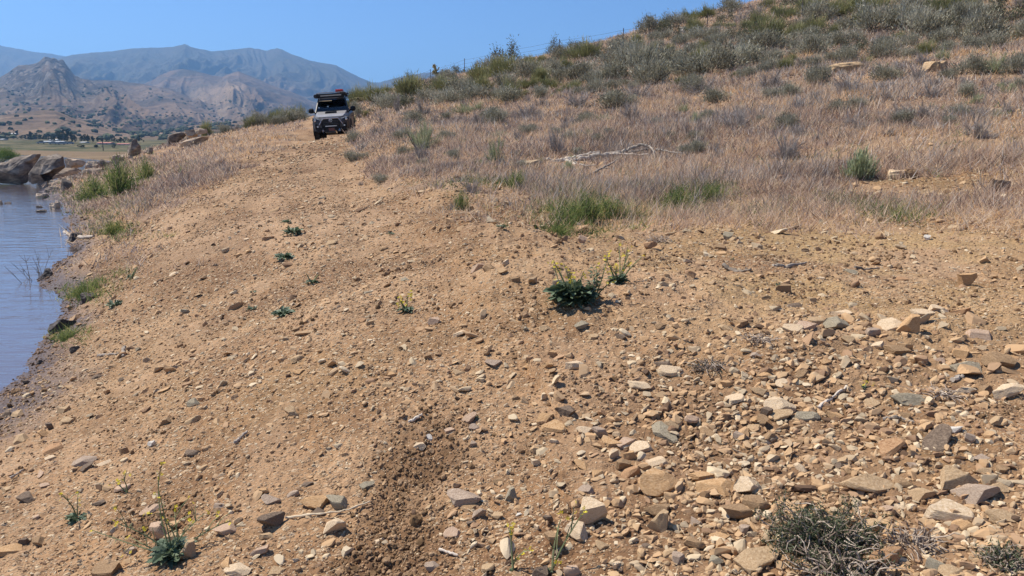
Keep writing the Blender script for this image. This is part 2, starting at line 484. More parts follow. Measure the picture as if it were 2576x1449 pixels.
def plain(name, c, rough=.5, metal=0, spec=.5, var=.15, scale=8, bump=0):
    m, nt, p = newmat(name)
    co = N(nt, 'ShaderNodeTexCoord').outputs['Object']
    nz = noise(nt, co, scale, 4)
    r = ramp(nt, [(.3, tuple(x * (1 - var) for x in c)), (.7, tuple(min(1, x * (1 + var)) for x in c))], nz.outputs[0])
    nt.links.new(r.outputs[0], p.inputs['Base Color'])
    p.inputs['Roughness'].default_value = rough; p.inputs['Metallic'].default_value = metal
    p.inputs['Specular IOR Level'].default_value = spec
    if bump:
        b = N(nt, 'ShaderNodeBump', ins={'Strength': bump, 'Distance': .01}); nt.links.new(nz.outputs[0], b.inputs['Height']); nt.links.new(b.outputs[0], p.inputs['Normal'])
    return m
M = {}
# rock kinds: display word -> material
RC = {'tan': ((.28,.18,.095),(.43,.30,.17),(.56,.42,.265)), 'orange': ((.32,.18,.08),(.49,.305,.15),(.60,.42,.245)), 'pink': ((.33,.215,.14),(.47,.33,.225),(.57,.44,.32)),
      'grey': ((.17,.14,.095),(.31,.265,.185),(.44,.38,.27)), 'dark': ((.08,.058,.042),(.17,.122,.085),(.28,.21,.145)), 'cream': ((.44,.31,.18),(.60,.46,.30),(.70,.57,.41)),
      'brown': ((.17,.105,.055),(.30,.195,.105),(.44,.30,.175)), 'mauve': ((.23,.165,.12),(.37,.28,.205),(.50,.40,.30)), 'white': ((.50,.44,.37),(.64,.59,.51),(.74,.70,.62)), 'rust': ((.24,.125,.062),(.40,.235,.12),(.50,.33,.19))}
WORD = {'tan': 'tan', 'orange': 'orange-tan', 'pink': 'pinkish', 'grey': 'grey', 'dark': 'dark', 'cream': 'pale cream', 'brown': 'brown', 'mauve': 'mauve-grey', 'white': 'white', 'rust': 'rusty red'}
for k, c in RC.items(): M['rock_' + k] = rockmat('rock_' + k, *c, scale=9)
M['boulder'] = rockmat('boulder_granite', (.17,.13,.10), (.42,.325,.235), (.60,.485,.36), scale=.9, lay=.5, bump=.9, size=4)
M['boulder_dark'] = rockmat('boulder_dark', (.06,.05,.045), (.20,.165,.135), (.46,.38,.29), scale=1.1, lay=.5, bump=.9, size=4)
def gravelmat():
    m, nt, p = newmat('gravel_stones')
    co = N(nt, 'ShaderNodeTexCoord').outputs['Object']
    nz = noise(nt, co, 45, 3)
    s = math_(nt, 'ADD', attr(nt, 'tint'), math_(nt, 'MULTIPLY', math_(nt, 'SUBTRACT', nz.outputs[0], .5), .14))
    r = ramp(nt, [(0, (.085,.052,.032)), (.12, (.17,.10,.058)), (.3, (.35,.215,.122)), (.5, (.43,.285,.155)), (.65, (.45,.28,.145)), (.78, (.37,.285,.185)), (.88, (.50,.38,.235)), (1, (.56,.44,.29))], s)
    nt.links.new(r.outputs[0], p.inputs['Base Color']); p.inputs['Roughness'].default_value = .9; p.inputs['Specular IOR Level'].default_value = .2
    return m
M['gravel'] = gravelmat()
def groundmat():
    m, nt, p = newmat('stony_soil')
    co = N(nt, 'ShaderNodeTexCoord').outputs['Object']
    n1 = noise(nt, co, .55, 5, .6)
    n2 = noise(nt, co, 5, 6, .65)
    n3_ = noise(nt, co, 40, 4, .7)
    a = ramp(nt, [(.37, (.185,.100,.048)), (.48, (.305,.180,.090)), (.58, (.410,.265,.148))], n1.outputs[0]).outputs[0]
    a = mix(nt, .55, a, ramp(nt, [(.38, (.50,.44,.40)), (.5, (.95,.93,.92)), (.66, (1.2,1.18,1.15))], noise(nt, co, 1.9, 5, .62, .8).outputs[0]).outputs[0], 'MULTIPLY')
    b = ramp(nt, [(.28, (.55,.50,.46)), (.5, (.95,.92,.90)), (.75, (1.15,1.12,1.10))], n2.outputs[0]).outputs[0]
    c = mix(nt, .75, a, b, 'MULTIPLY')
    c = mix(nt, .6, c, ramp(nt, [(.3, (.55,.52,.5)), (.65, (1.15,1.13,1.1))], n3_.outputs[0]).outputs[0], 'MULTIPLY')
    # two sizes of chips pressed into the soil
    hts = []
    for sc, th, amt in ((26, .52, 1.0), (60, .42, .9)):
        mp = N(nt, 'ShaderNodeMapping'); nt.links.new(co, mp.inputs[0]); mp.inputs['Scale'].default_value = (1, 1.5, 1); mp.inputs['Rotation'].default_value = (0, 0, .3 * sc)
        vo = N(nt, 'ShaderNodeTexVoronoi', ins={'Scale': float(sc)}); nt.links.new(mp.outputs[0], vo.inputs['Vector'])
        sp = N(nt, 'ShaderNodeSeparateColor'); nt.links.new(vo.outputs['Color'], sp.inputs[0])
        keep = math_(nt, 'GREATER_THAN', sp.outputs[0], th)
        near = math_(nt, 'LESS_THAN', vo.outputs['Distance'], .46)
        k = math_(nt, 'MULTIPLY', keep, near)
        k = math_(nt, 'MULTIPLY', k, math_(nt, 'SUBTRACT', 1.0, attr(nt, 'loose'), True))
        k = math_(nt, 'MULTIPLY', k, amt)
        sc_ = ramp(nt, [(0, (.19,.11,.06)), (.3, (.33,.20,.105)), (.6, (.43,.285,.16)), (.8, (.36,.26,.17)), (1, (.52,.39,.245))], sp.outputs[1]).outputs[0]
        c = mix(nt, k, c, sc_)
        hts.append(math_(nt, 'MULTIPLY', k, math_(nt, 'SUBTRACT', .6, vo.outputs['Distance'])))
    # litter of dry straw under the grass
    lit = ramp(nt, [(.3, (.11,.07,.048)), (.5, (.26,.165,.105)), (.7, (.44,.32,.21))], noise(nt, co, 9, 6, .75).outputs[0]).outputs[0]
    c = mix(nt, math_(nt, 'MULTIPLY', attr(nt, 'grassy'), .8), c, lit)
    c = mix(nt, math_(nt, 'MULTIPLY', attr(nt, 'dusty'), .4), c, (.44,.285,.165))
    c = mix(nt, attr(nt, 'ochre'), c, mix(nt, .6, c, (.36,.235,.10)))
    c = mix(nt, attr(nt, 'loose'), c, mix(nt, .45, mix(nt, 1.0, c, (.60,.54,.48), 'MULTIPLY'), (.17,.10,.052)))  # dark loose soil, plus painted gap shade where the rubble lies
    c = mix(nt, attr(nt, 'wet'), c, mix(nt, .8, mix(nt, 1.0, c, (.34,.30,.31), 'MULTIPLY'), (.10,.072,.066)))
    nt.links.new(c, p.inputs['Base Color'])
    ro = math_(nt, 'SUBTRACT', .93, math_(nt, 'MULTIPLY', attr(nt, 'wet'), .42))
    nt.links.new(ro, p.inputs['Roughness']); p.inputs['Specular IOR Level'].default_value = .25
    h = math_(nt, 'ADD', math_(nt, 'MULTIPLY', n2.outputs[0], 1.2), math_(nt, 'MULTIPLY', n3_.outputs[0], .45))
    for x in hts: h = math_(nt, 'ADD', h, x)
    bu = N(nt, 'ShaderNodeBump', ins={'Strength': 1.0, 'Distance': .019}); nt.links.new(h, bu.inputs['Height']); nt.links.new(bu.outputs[0], p.inputs['Normal'])
    return m
M['ground'] = groundmat()
def mountmat():
    m, nt, p = newmat('mountain_slopes')
    co = N(nt, 'ShaderNodeTexCoord').outputs['Object']
    n1 = noise(nt, co, .0035, 6, .6); n2 = noise(nt, co, .03, 6, .7); n3_ = noise(nt, co, .004, 4, .6, 1.5)
    a = ramp(nt, [(.35, (.075,.062,.045)), (.5, (.155,.11,.075)), (.65, (.25,.17,.11))], n1.outputs[0]).outputs[0]
    a = mix(nt, math_(nt, 'MULTIPLY', attr(nt, 'high'), .75), a, (.07,.075,.05))
    a = mix(nt, .8, a, ramp(nt, [(.33, (.35,.35,.36)), (.5, (.9,.9,.9)), (.7, (1.2,1.15,1.1))], n2.outputs[0]).outputs[0], 'MULTIPLY')
    a = mix(nt, math_(nt, 'MULTIPLY', attr(nt, 'crest'), .7), a, (.40,.29,.19))
    # scrub: dots of chaparral and oak
    for sc, th in ((.06, .26), (.12, .26)):
        vo = N(nt, 'ShaderNodeTexVoronoi', ins={'Scale': sc}); nt.links.new(co, vo.inputs['Vector'])
        sp = N(nt, 'ShaderNodeSeparateColor'); nt.links.new(vo.outputs['Color'], sp.inputs[0])
        dens = math_(nt, 'ADD', math_(nt, 'MULTIPLY', n3_.outputs[0], 1.3), -.35)
        k = math_(nt, 'MULTIPLY', math_(nt, 'LESS_THAN', vo.outputs['Distance'], th), math_(nt, 'LESS_THAN', sp.outputs[0], dens))
        a = mix(nt, math_(nt, 'MULTIPLY', k, .85), a, (.045,.05,.035))
    # granite outcrops
    vo = N(nt, 'ShaderNodeTexVoronoi', ins={'Scale': .075}); nt.links.new(co, vo.inputs['Vector'])
    sp = N(nt, 'ShaderNodeSeparateColor'); nt.links.new(vo.outputs['Color'], sp.inputs[0])
    a = mix(nt, math_(nt, 'MULTIPLY', attr(nt, 'rocky'), .85), a, ramp(nt, [(0, (.02,.02,.018)), (.5, (.065,.06,.052)), (.85, (.13,.115,.10)), (1, (.24,.21,.18))], sp.outputs[0]).outputs[0])
    a = mix(nt, attr(nt, 'field'), a, ramp(nt, [(.38, (.045,.05,.025)), (.5, (.10,.095,.048)), (.64, (.21,.16,.09))], noise(nt, co, .05, 6, .7).outputs[0]).outputs[0])
    a = mix(nt, attr(nt, 'mud'), a, ramp(nt, [(.35, (.15,.105,.065)), (.65, (.23,.165,.10))], noise(nt, co, .06, 6, .7).outputs[0]).outputs[0])
    nt.links.new(a, p.inputs['Base Color']); p.inputs['Roughness'].default_value = .95; p.inputs['Specular IOR Level'].default_value = .05
    bu = N(nt, 'ShaderNodeBump', ins={'Strength': .8, 'Distance': 9.0}); nt.links.new(n2.outputs[0], bu.inputs['Height']); nt.links.new(bu.outputs[0], p.inputs['Normal'])
    return m
M['mount'] = mountmat()
def watermat():
    m, nt, p = newmat('lake_water')
    co = N(nt, 'ShaderNodeTexCoord').outputs['Object']
    mp = N(nt, 'ShaderNodeMapping'); nt.links.new(co, mp.inputs[0]); mp.inputs['Scale'].default_value = (.55, 1.5, 1); mp.inputs['Rotation'].default_value = (0, 0, .25)
    n1 = noise(nt, mp.outputs[0], 2.4, 4, .5, .6); n2 = noise(nt, mp.outputs[0], .35, 3, .5)
    h = math_(nt, 'MULTIPLY', n1.outputs[0], math_(nt, 'ADD', .25, n2.outputs[0]))
    bu = N(nt, 'ShaderNodeBump', ins={'Strength': .26, 'Distance': .10}); nt.links.new(h, bu.inputs['Height'])
    gl = N(nt, 'ShaderNodeBsdfGlossy', ins={'Roughness': .04, 'Color': (1, 1, 1, 1)}); nt.links.new(bu.outputs[0], gl.inputs['Normal'])
    fr = N(nt, 'ShaderNodeFresnel', ins={'IOR': 1.45}); nt.links.new(bu.outputs[0], fr.inputs['Normal'])
    tr = N(nt, 'ShaderNodeBsdfTransparent', ins={'Color': (.62, .55, .5, 1)})
    df = N(nt, 'ShaderNodeBsdfDiffuse', ins={'Color': (.19, .165, .185, 1)})
    body = N(nt, 'ShaderNodeMixShader'); body.inputs[0].default_value = .6
    nt.links.new(tr.outputs[0], body.inputs[1]); nt.links.new(df.outputs[0], body.inputs[2])
    mx = N(nt, 'ShaderNodeMixShader'); nt.links.new(fr.outputs[0], mx.inputs[0]); nt.links.new(body.outputs[0], mx.inputs[1]); nt.links.new(gl.outputs[0], mx.inputs[2])
    nt.links.new(mx.outputs[0], nt.nodes['Material Output'].inputs[0])
    return m
M['water'] = watermat()
M['grass'] = tintmat('dry_grass', [(0, (.17,.115,.085)), (.2, (.37,.255,.195)), (.42, (.55,.40,.31)), (.6, (.70,.54,.39)), (.8, (.80,.65,.45)), (1, (.62,.37,.17))], trans=.4, var=.2, scale=.8)
M['green_grass'] = tintmat('green_weeds', [(0, (.045,.075,.025)), (.4, (.11,.17,.05)), (.75, (.23,.28,.085)), (1, (.44,.42,.14))], trans=.3, var=.2)
M['sage'] = tintmat('sage_foliage', [(0, (.13,.115,.08)), (.4, (.27,.255,.18)), (.75, (.43,.41,.31)), (1, (.56,.51,.40))], trans=.2)
M['rabbit'] = tintmat('green_foliage', [(0, (.10,.10,.045)), (.4, (.20,.20,.085)), (.75, (.31,.30,.13)), (1, (.44,.40,.19))], trans=.25)
M['darkleaf'] = tintmat('dark_foliage', [(0, (.055,.055,.04)), (.4, (.12,.12,.075)), (.75, (.20,.20,.12)), (1, (.27,.26,.16))], trans=.2)
M['dead'] = tintmat('dead_twigs', [(0, (.16,.135,.115)), (.5, (.33,.29,.255)), (1, (.52,.47,.42))])
M['paleleaf'] = tintmat('pale_green_foliage', [(0, (.20,.23,.12)), (.5, (.34,.37,.20)), (1, (.50,.51,.33))], trans=.25)
M['twig'] = tintmat('twig_bark', [(0, (.06,.045,.035)), (.5, (.14,.11,.085)), (1, (.28,.235,.19))])
M['straw'] = tintmat('straw', [(0, (.40,.29,.17)), (1, (.64,.51,.34))])
M['wood'] = tintmat('weathered_wood', [(0, (.10,.08,.06)), (.4, (.29,.24,.19)), (1, (.58,.49,.39))], var=.9, scale=14)
M['weed'] = tintmat('weed_leaves', [(0, (.045,.07,.038)), (.5, (.11,.155,.085)), (1, (.27,.31,.20))], trans=.2, spec=.4, rough=.6)
M['weedstem'] = tintmat('weed_stem', [(0, (.10,.13,.06)), (1, (.27,.29,.14))])
M['flower'] = tintmat('yellow_flowers', [(0, (.62,.48,.02)), (1, (.85,.74,.07))], trans=.3)
M['treeleaf'] = tintmat('tree_foliage', [(0, (.022,.032,.02)), (.5, (.05,.065,.035)), (1, (.11,.125,.06))], trans=.15)
M['willow'] = tintmat('willow_foliage', [(0, (.05,.09,.018)), (.5, (.12,.18,.035)), (1, (.25,.31,.08))], trans=.3)
M['cactus'] = tintmat('cholla_skin', [(0, (.06,.065,.03)), (.5, (.17,.165,.075)), (1, (.42,.37,.18))])
M['rock_wet'] = rockmat('rock_wet', (.018,.014,.012), (.045,.034,.028), (.09,.07,.058), scale=9, spec=.6)
# ------------------------------------------------------------------ the ground near the camera: one sheet
def polar(az, rr, fn):
    A, Rr = np.meshgrid(az, rr)                       # rows = radii
    X = Rr * np.sin(A); Y = Rr * np.cos(A)
    Z = fn(X, Y)
    V = np.stack([X, Y, Z], -1).reshape(-1, 3)
    na = len(az); nr = len(rr)
    i = np.arange(nr - 1)[:, None] * na; j = np.arange(na - 1)[None]
    a = (i + j).ravel()
    Fc = np.stack([a, a + 1, a + na + 1, a + na], -1)[:, ::-1]
    return V, Fc
def rubmask(u, v):
    return 1.15 * gauss(u, v, 1900, 1290, 360, 200) + .8 * gauss(u, v, 1750, 1060, 330, 85) + .8 * gauss(u, v, 2300, 900, 360, 70) + .6 * gauss(u, v, 2330, 1000, 330, 60) + .7 * gauss(u, v, 2350, 1280, 330, 170)
def ground_attrs(V):
    x, y, z = V.T
    u, v, gr, gl = zones(x, y, z)
    wet = sst(.33, .08, z - WATER + .10 * fbm(x * 1.2, y * 1.2, 3, 61)) * (x < 0)
    loose = np.clip(rutmask(x, y) * 1.3, 0, 1)
    n = fbm(x * 1.1, y * 1.1, 4, 62)
    dusty = sst(.0, .35, strata(x, y))
    loose = np.maximum(loose, .7 * sst(.05, .35, n) * gauss(u, v, 2050, 1120, 620, 170))
    loose = np.maximum(loose, np.clip(rubmask(u, v), 0, 1) * .75)  # rubble area: shade of the gaps between stones painted into the soil
    loose = np.maximum(loose, .5 * sst(.1, .4, n) * gauss(u, v, 1150, 880, 500, 60))
    ochre = np.clip(1.1 * gauss(u, v, 2200, 640, 700, 210) + .8 * gauss(u, v, 2300, 1050, 500, 120) + .3 * gauss(u, v, 700, 950, 600, 160), 0, 1) * sst(-.4, .2, n)
    g = np.where(gr | gl, 1.0, 0.0) * sst(-.55, -.1, n)
    return {'wet': np.clip(wet, 0, 1), 'loose': loose, 'grassy': g, 'ochre': ochre, 'dusty': dusty}
azd = np.concatenate([np.linspace(-180, -60, 40)[:-1], np.linspace(-60, -37, 40)[:-1], np.linspace(-37, 37, int(1150 * QUAL)), np.linspace(37, 60, 40)[1:], np.linspace(60, 180, 40)[1:]])
rr = np.concatenate([[.25, .6, 1.0, 1.3, 1.55], np.geomspace(1.75, 128, int(1050 * QUAL))])
V, Fc = polar(np.radians(azd), rr, height)
ground = mobj('ground', rawmesh('ground', V, Fc, ground_attrs(V), True), M['ground'])
tag(ground, 'sloping stony tan soil of the bank and hillside', None, kind='structure')
tag(ground, None, None)
# ------------------------------------------------------------------ mountains and the valley: true distances, in metres
def sky_pts(pts, conv):
    o = []
    for p in pts:
        u, v = conv(*p); X, Z = ray(u, v)
        o.append((math.atan(X), Z / math.hypot(X, 1)))
    o = np.array(o); return o[:, 0], o[:, 1]
c2 = lambda x, y: (x / 3.0, y / 3.0 + 67.1)
idn = lambda x, y: (x, y)
LY = []
# name, skyline, crest distance, foot distance, spur strength, roughness
LY.append(('far_left', sky_pts([(-900,60),(-300,100),(0,140),(80,155),(250,188),(400,205),(490,224),(620,262),(900,300),(2400,560),(3200,800)], c2), 8200, 5600, .10, 0))
LY.append(('main', sky_pts([(-900,520),(-200,420),(150,330),(350,262),(490,226),(560,210),(700,195),(850,185),(980,165),(1150,158),(1300,152),(1365,140),(1395,131),(1430,148),(1500,168),(1600,185),(1720,177),(1880,157),(1950,165),(2010,182),(2050,170),(2090,161),(2130,172),(2200,208),(2300,243),(2400,268),(2540,290),(2610,330),(2700,375),(2800,418),(2860,420),(2920,405),(3050,372),(3200,348),(3300,342),(3500,380),(4000,420),(6000,500)], c2), 6500, 3100, .34, 1))
LY.append(('peak', sky_pts([(-900,560),(-300,470),(0,382),(60,345),(130,300),(200,292),(300,275),(330,252),(352,244),(400,249),(425,256),(440,266),(460,258),(480,262),(500,285),(520,310),(545,345),(565,368),(600,388),(700,405),(800,403),(900,405),(960,418),(1080,432),(1300,470),(1500,560),(1700,640),(2000,720),(2600,780)], c2), 3100, 1150, .32, 2))
LY.append(('dome', sky_pts([(600,640),(900,520),(1080,436),(1150,405),(1200,370),(1290,330),(1380,318),(1450,330),(1520,345),(1600,368),(1680,378),(1750,350),(1800,336),(1850,358),(1950,395),(2050,440),(2150,480),(2250,515),(2350,560),(2500,610),(2800,660),(3300,700)], c2), 4000, 1700, .34, 3))
LY.append(('rise', sky_pts([(-900,690),(-300,660),(0,668),(150,650),(330,628),(420,634),(560,690),(700,730),(820,770),(1000,800),(1150,808),(1300,770),(1500,740),(1750,715),(2000,690),(2350,670),(3000,660),(5000,640)], c2), 1250, 720, .10, 4))
def rshore(az):
    return np.interp(az, np.radians([-60, -36, -31, -28, -26, -24, -22]), [480, 320, 262, 185, 145, 132, 130])
def valley(az, r):
    rs = rshore(az)
    z = -3.2 + (WATER + .12 + 3.2) * sst(rs - 14, rs + 3, r)
    z = z + .4 * sst(rs + 10, rs + 150, r)
    z = z + 6.0 * sst(430, 700, r) * 1.0
    return z + 7 * sst(690, 1000, r)
def far_height(X, Y):
    r = np.hypot(X, Y); az = np.arctan2(X, Y)
    z = valley(az, r)
    for name, (a, e), rc, rf, sp, sd in LY:
        E = np.interp(az, a, e)
        # crest line wanders in depth
        rcc = rc * (1 + .10 * fbm(az * 6, np.zeros_like(az), 3, 200 + sd))
        H = E * rcc
        base = -2.0 + (valley(az, np.full_like(r, rf)))
        t = np.clip((r - rf) / (rcc - rf), 0, 1)
        back = sst(rcc + .35 * rc, rcc, r)
        # spurs and gullies run down the slope: fine across, long in depth
        k = rc / 900.0
        warp = .10 * fbm(az * 5, r / rc * 3, 3, 300 + sd)
        g = ridged((az + warp * .35) * 16 , r / rc * 1.7, 4, 210 + sd) * .65 + .35 * ridged((az + warp) * 48, r / rc * 5, 3, 220 + sd)
        body = np.where(r < rcc, t ** 1.15, 1.0)
        env = np.where(r < rcc, (t * (1 - t)) ** .8 * 2.2, 0)
        h = base + (H - base) * (body + sp * (g - .25) * env)
        h = h + (H - base) * .022 * fbm(X / 70, Y / 70, 5, 230 + sd, .6) * np.minimum(t * 4, 1) * np.clip((1 - t) * 12, .25, 1)
        if name == 'peak':
            m = np.exp(-((az - math.atan(ray(*c2(380, 300))[0])) / .075) ** 2)
            h = h + m * 15 * ridged(X / 75, Y / 75, 4, 240) * sst(.45, .8, t) * np.clip((1.02 - t) * 6, 0.12, 1)
        h = np.where(r < rcc, h, -3 + (h + 3) * back)
        h = np.where(r < rf, -50, h)
        z = np.maximum(z, h)
    return z
azf = np.concatenate([np.linspace(-75, -38, 60)[:-1], np.linspace(-38, 6, int(900 * QUAL)), np.linspace(6, 75, 60)[1:]])
rf = np.concatenate([np.geomspace(122, 760, 110)[:-1], np.geomspace(760, 9800, int(620 * QUAL))])
V, Fc = polar(np.radians(azf), rf, far_height)
r = np.hypot(V[:, 0], V[:, 1]); az = np.arctan2(V[:, 0], V[:, 1])
rs = rshore(az)
nn = fbm(V[:, 0] / 60, V[:, 1] / 60, 3, 260)
pk = math.atan(ray(*c2(330, 300))[0])
rocky = np.exp(-((az - pk) / .085) ** 2) * sst(1700, 2300, r) * sst(3700, 3300, r) * sst(-.5, .1, nn + .25)
rocky = np.maximum(rocky, .55 * sst(.1, .4, nn) * sst(1800, 2600, r) * sst(4600, 4200, r))
at = {'high': sst(4300, 5200, r), 'rocky': rocky,
      'crest': np.clip(sst(.1, .45, fbm(az * 40 , r / 1600, 3, 261)), 0, 1) * sst(900, 1500, r) * sst(3800, 3000, r) * .6,
      'field': (r > rs + 60) * sst(900, 700, r) * 1.0, 'mud': sst(rs + 190 + 40 * nn, rs + 130, r)}
mts = mobj('mountains', rawmesh('mountains', V, Fc, at, True), M['mount'])
tag(mts, 'hazy blue mountain range with tan rocky foothills beyond the valley', None, kind='structure')
# ------------------------------------------------------------------ lake
me = bpy.data.meshes.new('lake_water')
me.from_pydata([(-420, -30, WATER), (-1.0, -30, WATER), (-1.0, 12, WATER), (-4, 60, WATER), (-8, 118, WATER), (-60, 300, WATER), (-420, 300, WATER)], [], [(0, 1, 2, 3, 4, 5, 6)])
wat = mobj('lake_water', me, M['water'])
tag(wat, 'calm blue lake water along the left bank', None, kind='structure')
# ------------------------------------------------------------------ haze
hb = bpy.data.meshes.new('haze')
x0, x1, y0, y1, z0, z1 = -9900, 9900, -400, 10100, -9, 830
hb.from_pydata([(x0,y0,z0),(x1,y0,z0),(x1,y1,z0),(x0,y1,z0),(x0,y0,z1),(x1,y0,z1),(x1,y1,z1),(x0,y1,z1)], [], [(0,3,2,1),(4,5,6,7),(0,1,5,4),(1,2,6,5),(2,3,7,6),(3,0,4,7)])
hm = bpy.data.materials.new('haze_air'); hm.use_nodes = True
hn = hm.node_tree; hn.nodes.remove(hn.nodes['Principled BSDF'])
pv = hn.nodes.new('ShaderNodeVolumePrincipled')
pv.inputs['Color'].default_value = (.30, .58, 1.0, 1); pv.inputs['Density'].default_value = HAZE; pv.inputs['Anisotropy'].default_value = .35
hn.links.new(pv.outputs[0], hn.nodes['Material Output'].inputs['Volume'])
hz = mobj('haze', hb, hm)
tag(hz, 'thin blue haze in the air before the mountains', 'haze', kind='stuff')
# ------------------------------------------------------------------ gravel and rubble
rng = np.random.default_rng(7)
def scatter(acc, x, y, size, tint, shapes, flat_sink=.3, tiltmax=.25, water=False):
    """many stones in one mesh: shapes is a list of (V, F)"""
    z = height(x, y)
    n = len(x); which = rng.integers(0, len(shapes), n)
    e = .02
    nx = -(hbase(x + .15, y) - hbase(x - .15, y)) / .3; ny = -(hbase(x, y + .15) - hbase(x, y - .15)) / .3
    yaw = rng.uniform(0, 2 * math.pi, n)
    tx = nx + rng.normal(size=n) * tiltmax; ty = ny + rng.normal(size=n) * tiltmax
    for k, (V, Fc) in enumerate(shapes):
        i = np.nonzero(which == k)[0]
        if not len(i): continue
        c, s = np.cos(yaw[i]), np.sin(yaw[i])
        Z = unit(np.stack([tx[i], ty[i], np.ones(len(i))], 1))
        X = np.stack([c, s, -(tx[i] * c + ty[i] * s)], 1); X = unit(X - Z * (X * Z).sum(1)[:, None]); Y = np.cross(Z, X)
        h = V[:, 2].max()
        W = (V[None, :, 0, None] * X[:, None] + V[None, :, 1, None] * Y[:, None] + V[None, :, 2, None] * Z[:, None]) * (size[i] / 2)[:, None, None]
        W += np.stack([x[i], y[i], z[i] + size[i] / 2 * h * (1 - 2 * flat_sink) * .8], 1)[:, None]
        nv = len(V)
        Fx = (Fc[None] + (np.arange(len(i)) * nv)[:, None, None]).reshape(-1, 3)
        acc.add(W.reshape(-1, 3), Fx, np.repeat(tint[i], nv))
srng = np.random.default_rng(3)
SM = []
for k in range(36):
    V, Fc = rockv(srng, 0, 3, srng.uniform(.3, .6), srng.uniform(1.1, 1.9), .05, (.5, .9)); SM.append((V, Fc))
MD = [rockv(srng, 1, 8, srng.uniform(.28, .6), srng.uniform(1.1, 1.8), .05, (.42, .8)) for k in range(36)]
CL = [rockv(srng, 1, 3, srng.uniform(.7, .9), srng.uniform(1.0, 1.25), .16, (.7, .95)) for k in range(16)]
def logpolar(n, r0, r1, a0=-37, a1=37, p=0.0):
    t = rng.uniform(0, 1, n) ** (1 + p)
    r = r0 * (r1 / r0) ** t; a = np.radians(rng.uniform(a0, a1, n))
    return r * np.sin(a), r * np.cos(a), r
def stonedens(x, y):
    u, v, gr, gl = zones(x, y, hbase(x, y))
    n = strata(x, y)
    d = .36 + .64 * sst(.30, -.30, n)
    d = d * (1 - .72 * gr) * (1 - .8 * gl)
    d *= 1 - .75 * rutmask(x, y)
    d = np.where(hbase(x, y) < WATER - .12, 0, d)
    return u, v, d, gr, gl
def rubble(u, v, x, y):
    n = fbm(x * 1.6, y * 1.6, 3, 82)
    m = np.clip(gauss(u, v, 2150, 950, 620, 120) * .9 + gauss(u, v, 1900, 1280, 430, 230) * 1.2 + gauss(u, v, 2400, 1350, 350, 220) + gauss(u, v, 2350, 1130, 400, 60) * .4 + .30 * gauss(u, v, 500, 1330, 700, 170) + .3 * gauss(u, v, 900, 950, 500, 120) + .2 * gauss(u, v, 200, 700, 150, 120) + .15, 0, 1.3)
    return m * (.35 + .9 * sst(-.35, .35, n))
g = Acc()
x, y, r = logpolar(190000, 1.9, 34, p=-.15)
u, v, d, gr, gl = stonedens(x, y)
k = rng.uniform(size=len(x)) < d
x, y, r, u, v = x[k], y[k], r[k], u[k], v[k]
size = np.maximum(.0065, r * .0017) * np.exp(np.abs(rng.normal(size=len(x))) * .42)
tint = np.clip(rng.normal(.52, .31, len(x)) + .08 * fbm(x, y, 2, 84), 0, 1)
wetm = sst(.22, 0, hbase(x, y) - WATER)
tint = tint * (1 - .8 * wetm)
scatter(g, x, y, size, tint, SM, .36, .13)
x, y, r = logpolar(62000, 1.9, 30, p=-.1)
u, v, d, gr, gl = stonedens(x, y)
k = rng.uniform(size=len(x)) < (rubble(u, v, x, y) * .75 * (1 - .92 * sst(9, 19, r))) * (1 - .8 * (gr | gl)) * (1 - .8 * rutmask(x, y)) * (hbase(x, y) > WATER - .1)
x, y, r, u, v = x[k], y[k], r[k], u[k], v[k]
size = np.maximum(.017, r * .0040) * np.exp(np.abs(rng.normal(size=len(x))) * .46) * (1 + .35 * np.clip(rubble(u, v, x, y), 0, 1) * (u > 1200))
tint = np.clip(rng.normal(.55, .25, len(x)), 0, 1) * (1 - .8 * sst(.22, 0, hbase(x, y) - WATER))
scatter(g, x, y, size, tint, MD, .22, .3)
go = g.obj('gravel', M['gravel'])
tag(go, 'loose tan and grey stone chips strewn over the bare soil', 'gravel', kind='stuff')
g = Acc()
x, y, r = logpolar(170000, 1.9, 9)
rm = rutmask(x, y); u, v = proj(x, y, hbase(x, y))
n = fbm(x * 2.2, y * 2.2, 3, 86)
dd = rm * 1.0 * sst(-.7, 0, n) + .30 * sst(.1, .4, n) * gauss(u, v, 2050, 1120, 620, 170) + .10 * sst(.1, .4, n)
k = rng.uniform(size=len(x)) < dd
x, y, r = x[k], y[k], r[k]
size = np.maximum(.008, r * .0022) * np.exp(np.abs(rng.normal(size=len(x))) * .5)
scatter(g, x, y, size, np.clip(rng.normal(.5, .3, len(x)), 0, 1), CL, .25, .6)
M['clod'] = tintmat('soil_clods', [(0, (.15,.09,.045)), (.5, (.25,.155,.085)), (1, (.36,.235,.135))], rough=.95, var=.3, scale=40, spec=.1)
go = g.obj('soil_clods', M['clod'])
tag(go, 'crumbled dark brown soil clods turned up in the wheel ruts', 'soil', kind='stuff')

# ------------------------------------------------------------------ single stones
RP = {}
prng = np.random.default_rng(21)
def make_protos(kind, n, sub, flat, el, planes):
    RP[kind] = []
    for i in range(n):
        V, Fc = rockv(prng, sub, planes, prng.uniform(*flat), prng.uniform(*el), .03, (.42, .82))
        me = rawmesh('stone', V, Fc, None, False); me.materials.append(M['rock_tan'])
        RP[kind].append((me, V[:, 2].max(), 1 / np.abs(V[:, 1]).max()))
make_protos('slab', 14, 3, (.2, .34), (1.2, 1.9), 11)
make_protos('block', 14, 3, (.5, .85), (1.05, 1.5), 10)
make_protos('chunk', 14, 3, (.36, .52), (1.1, 1.7), 11)
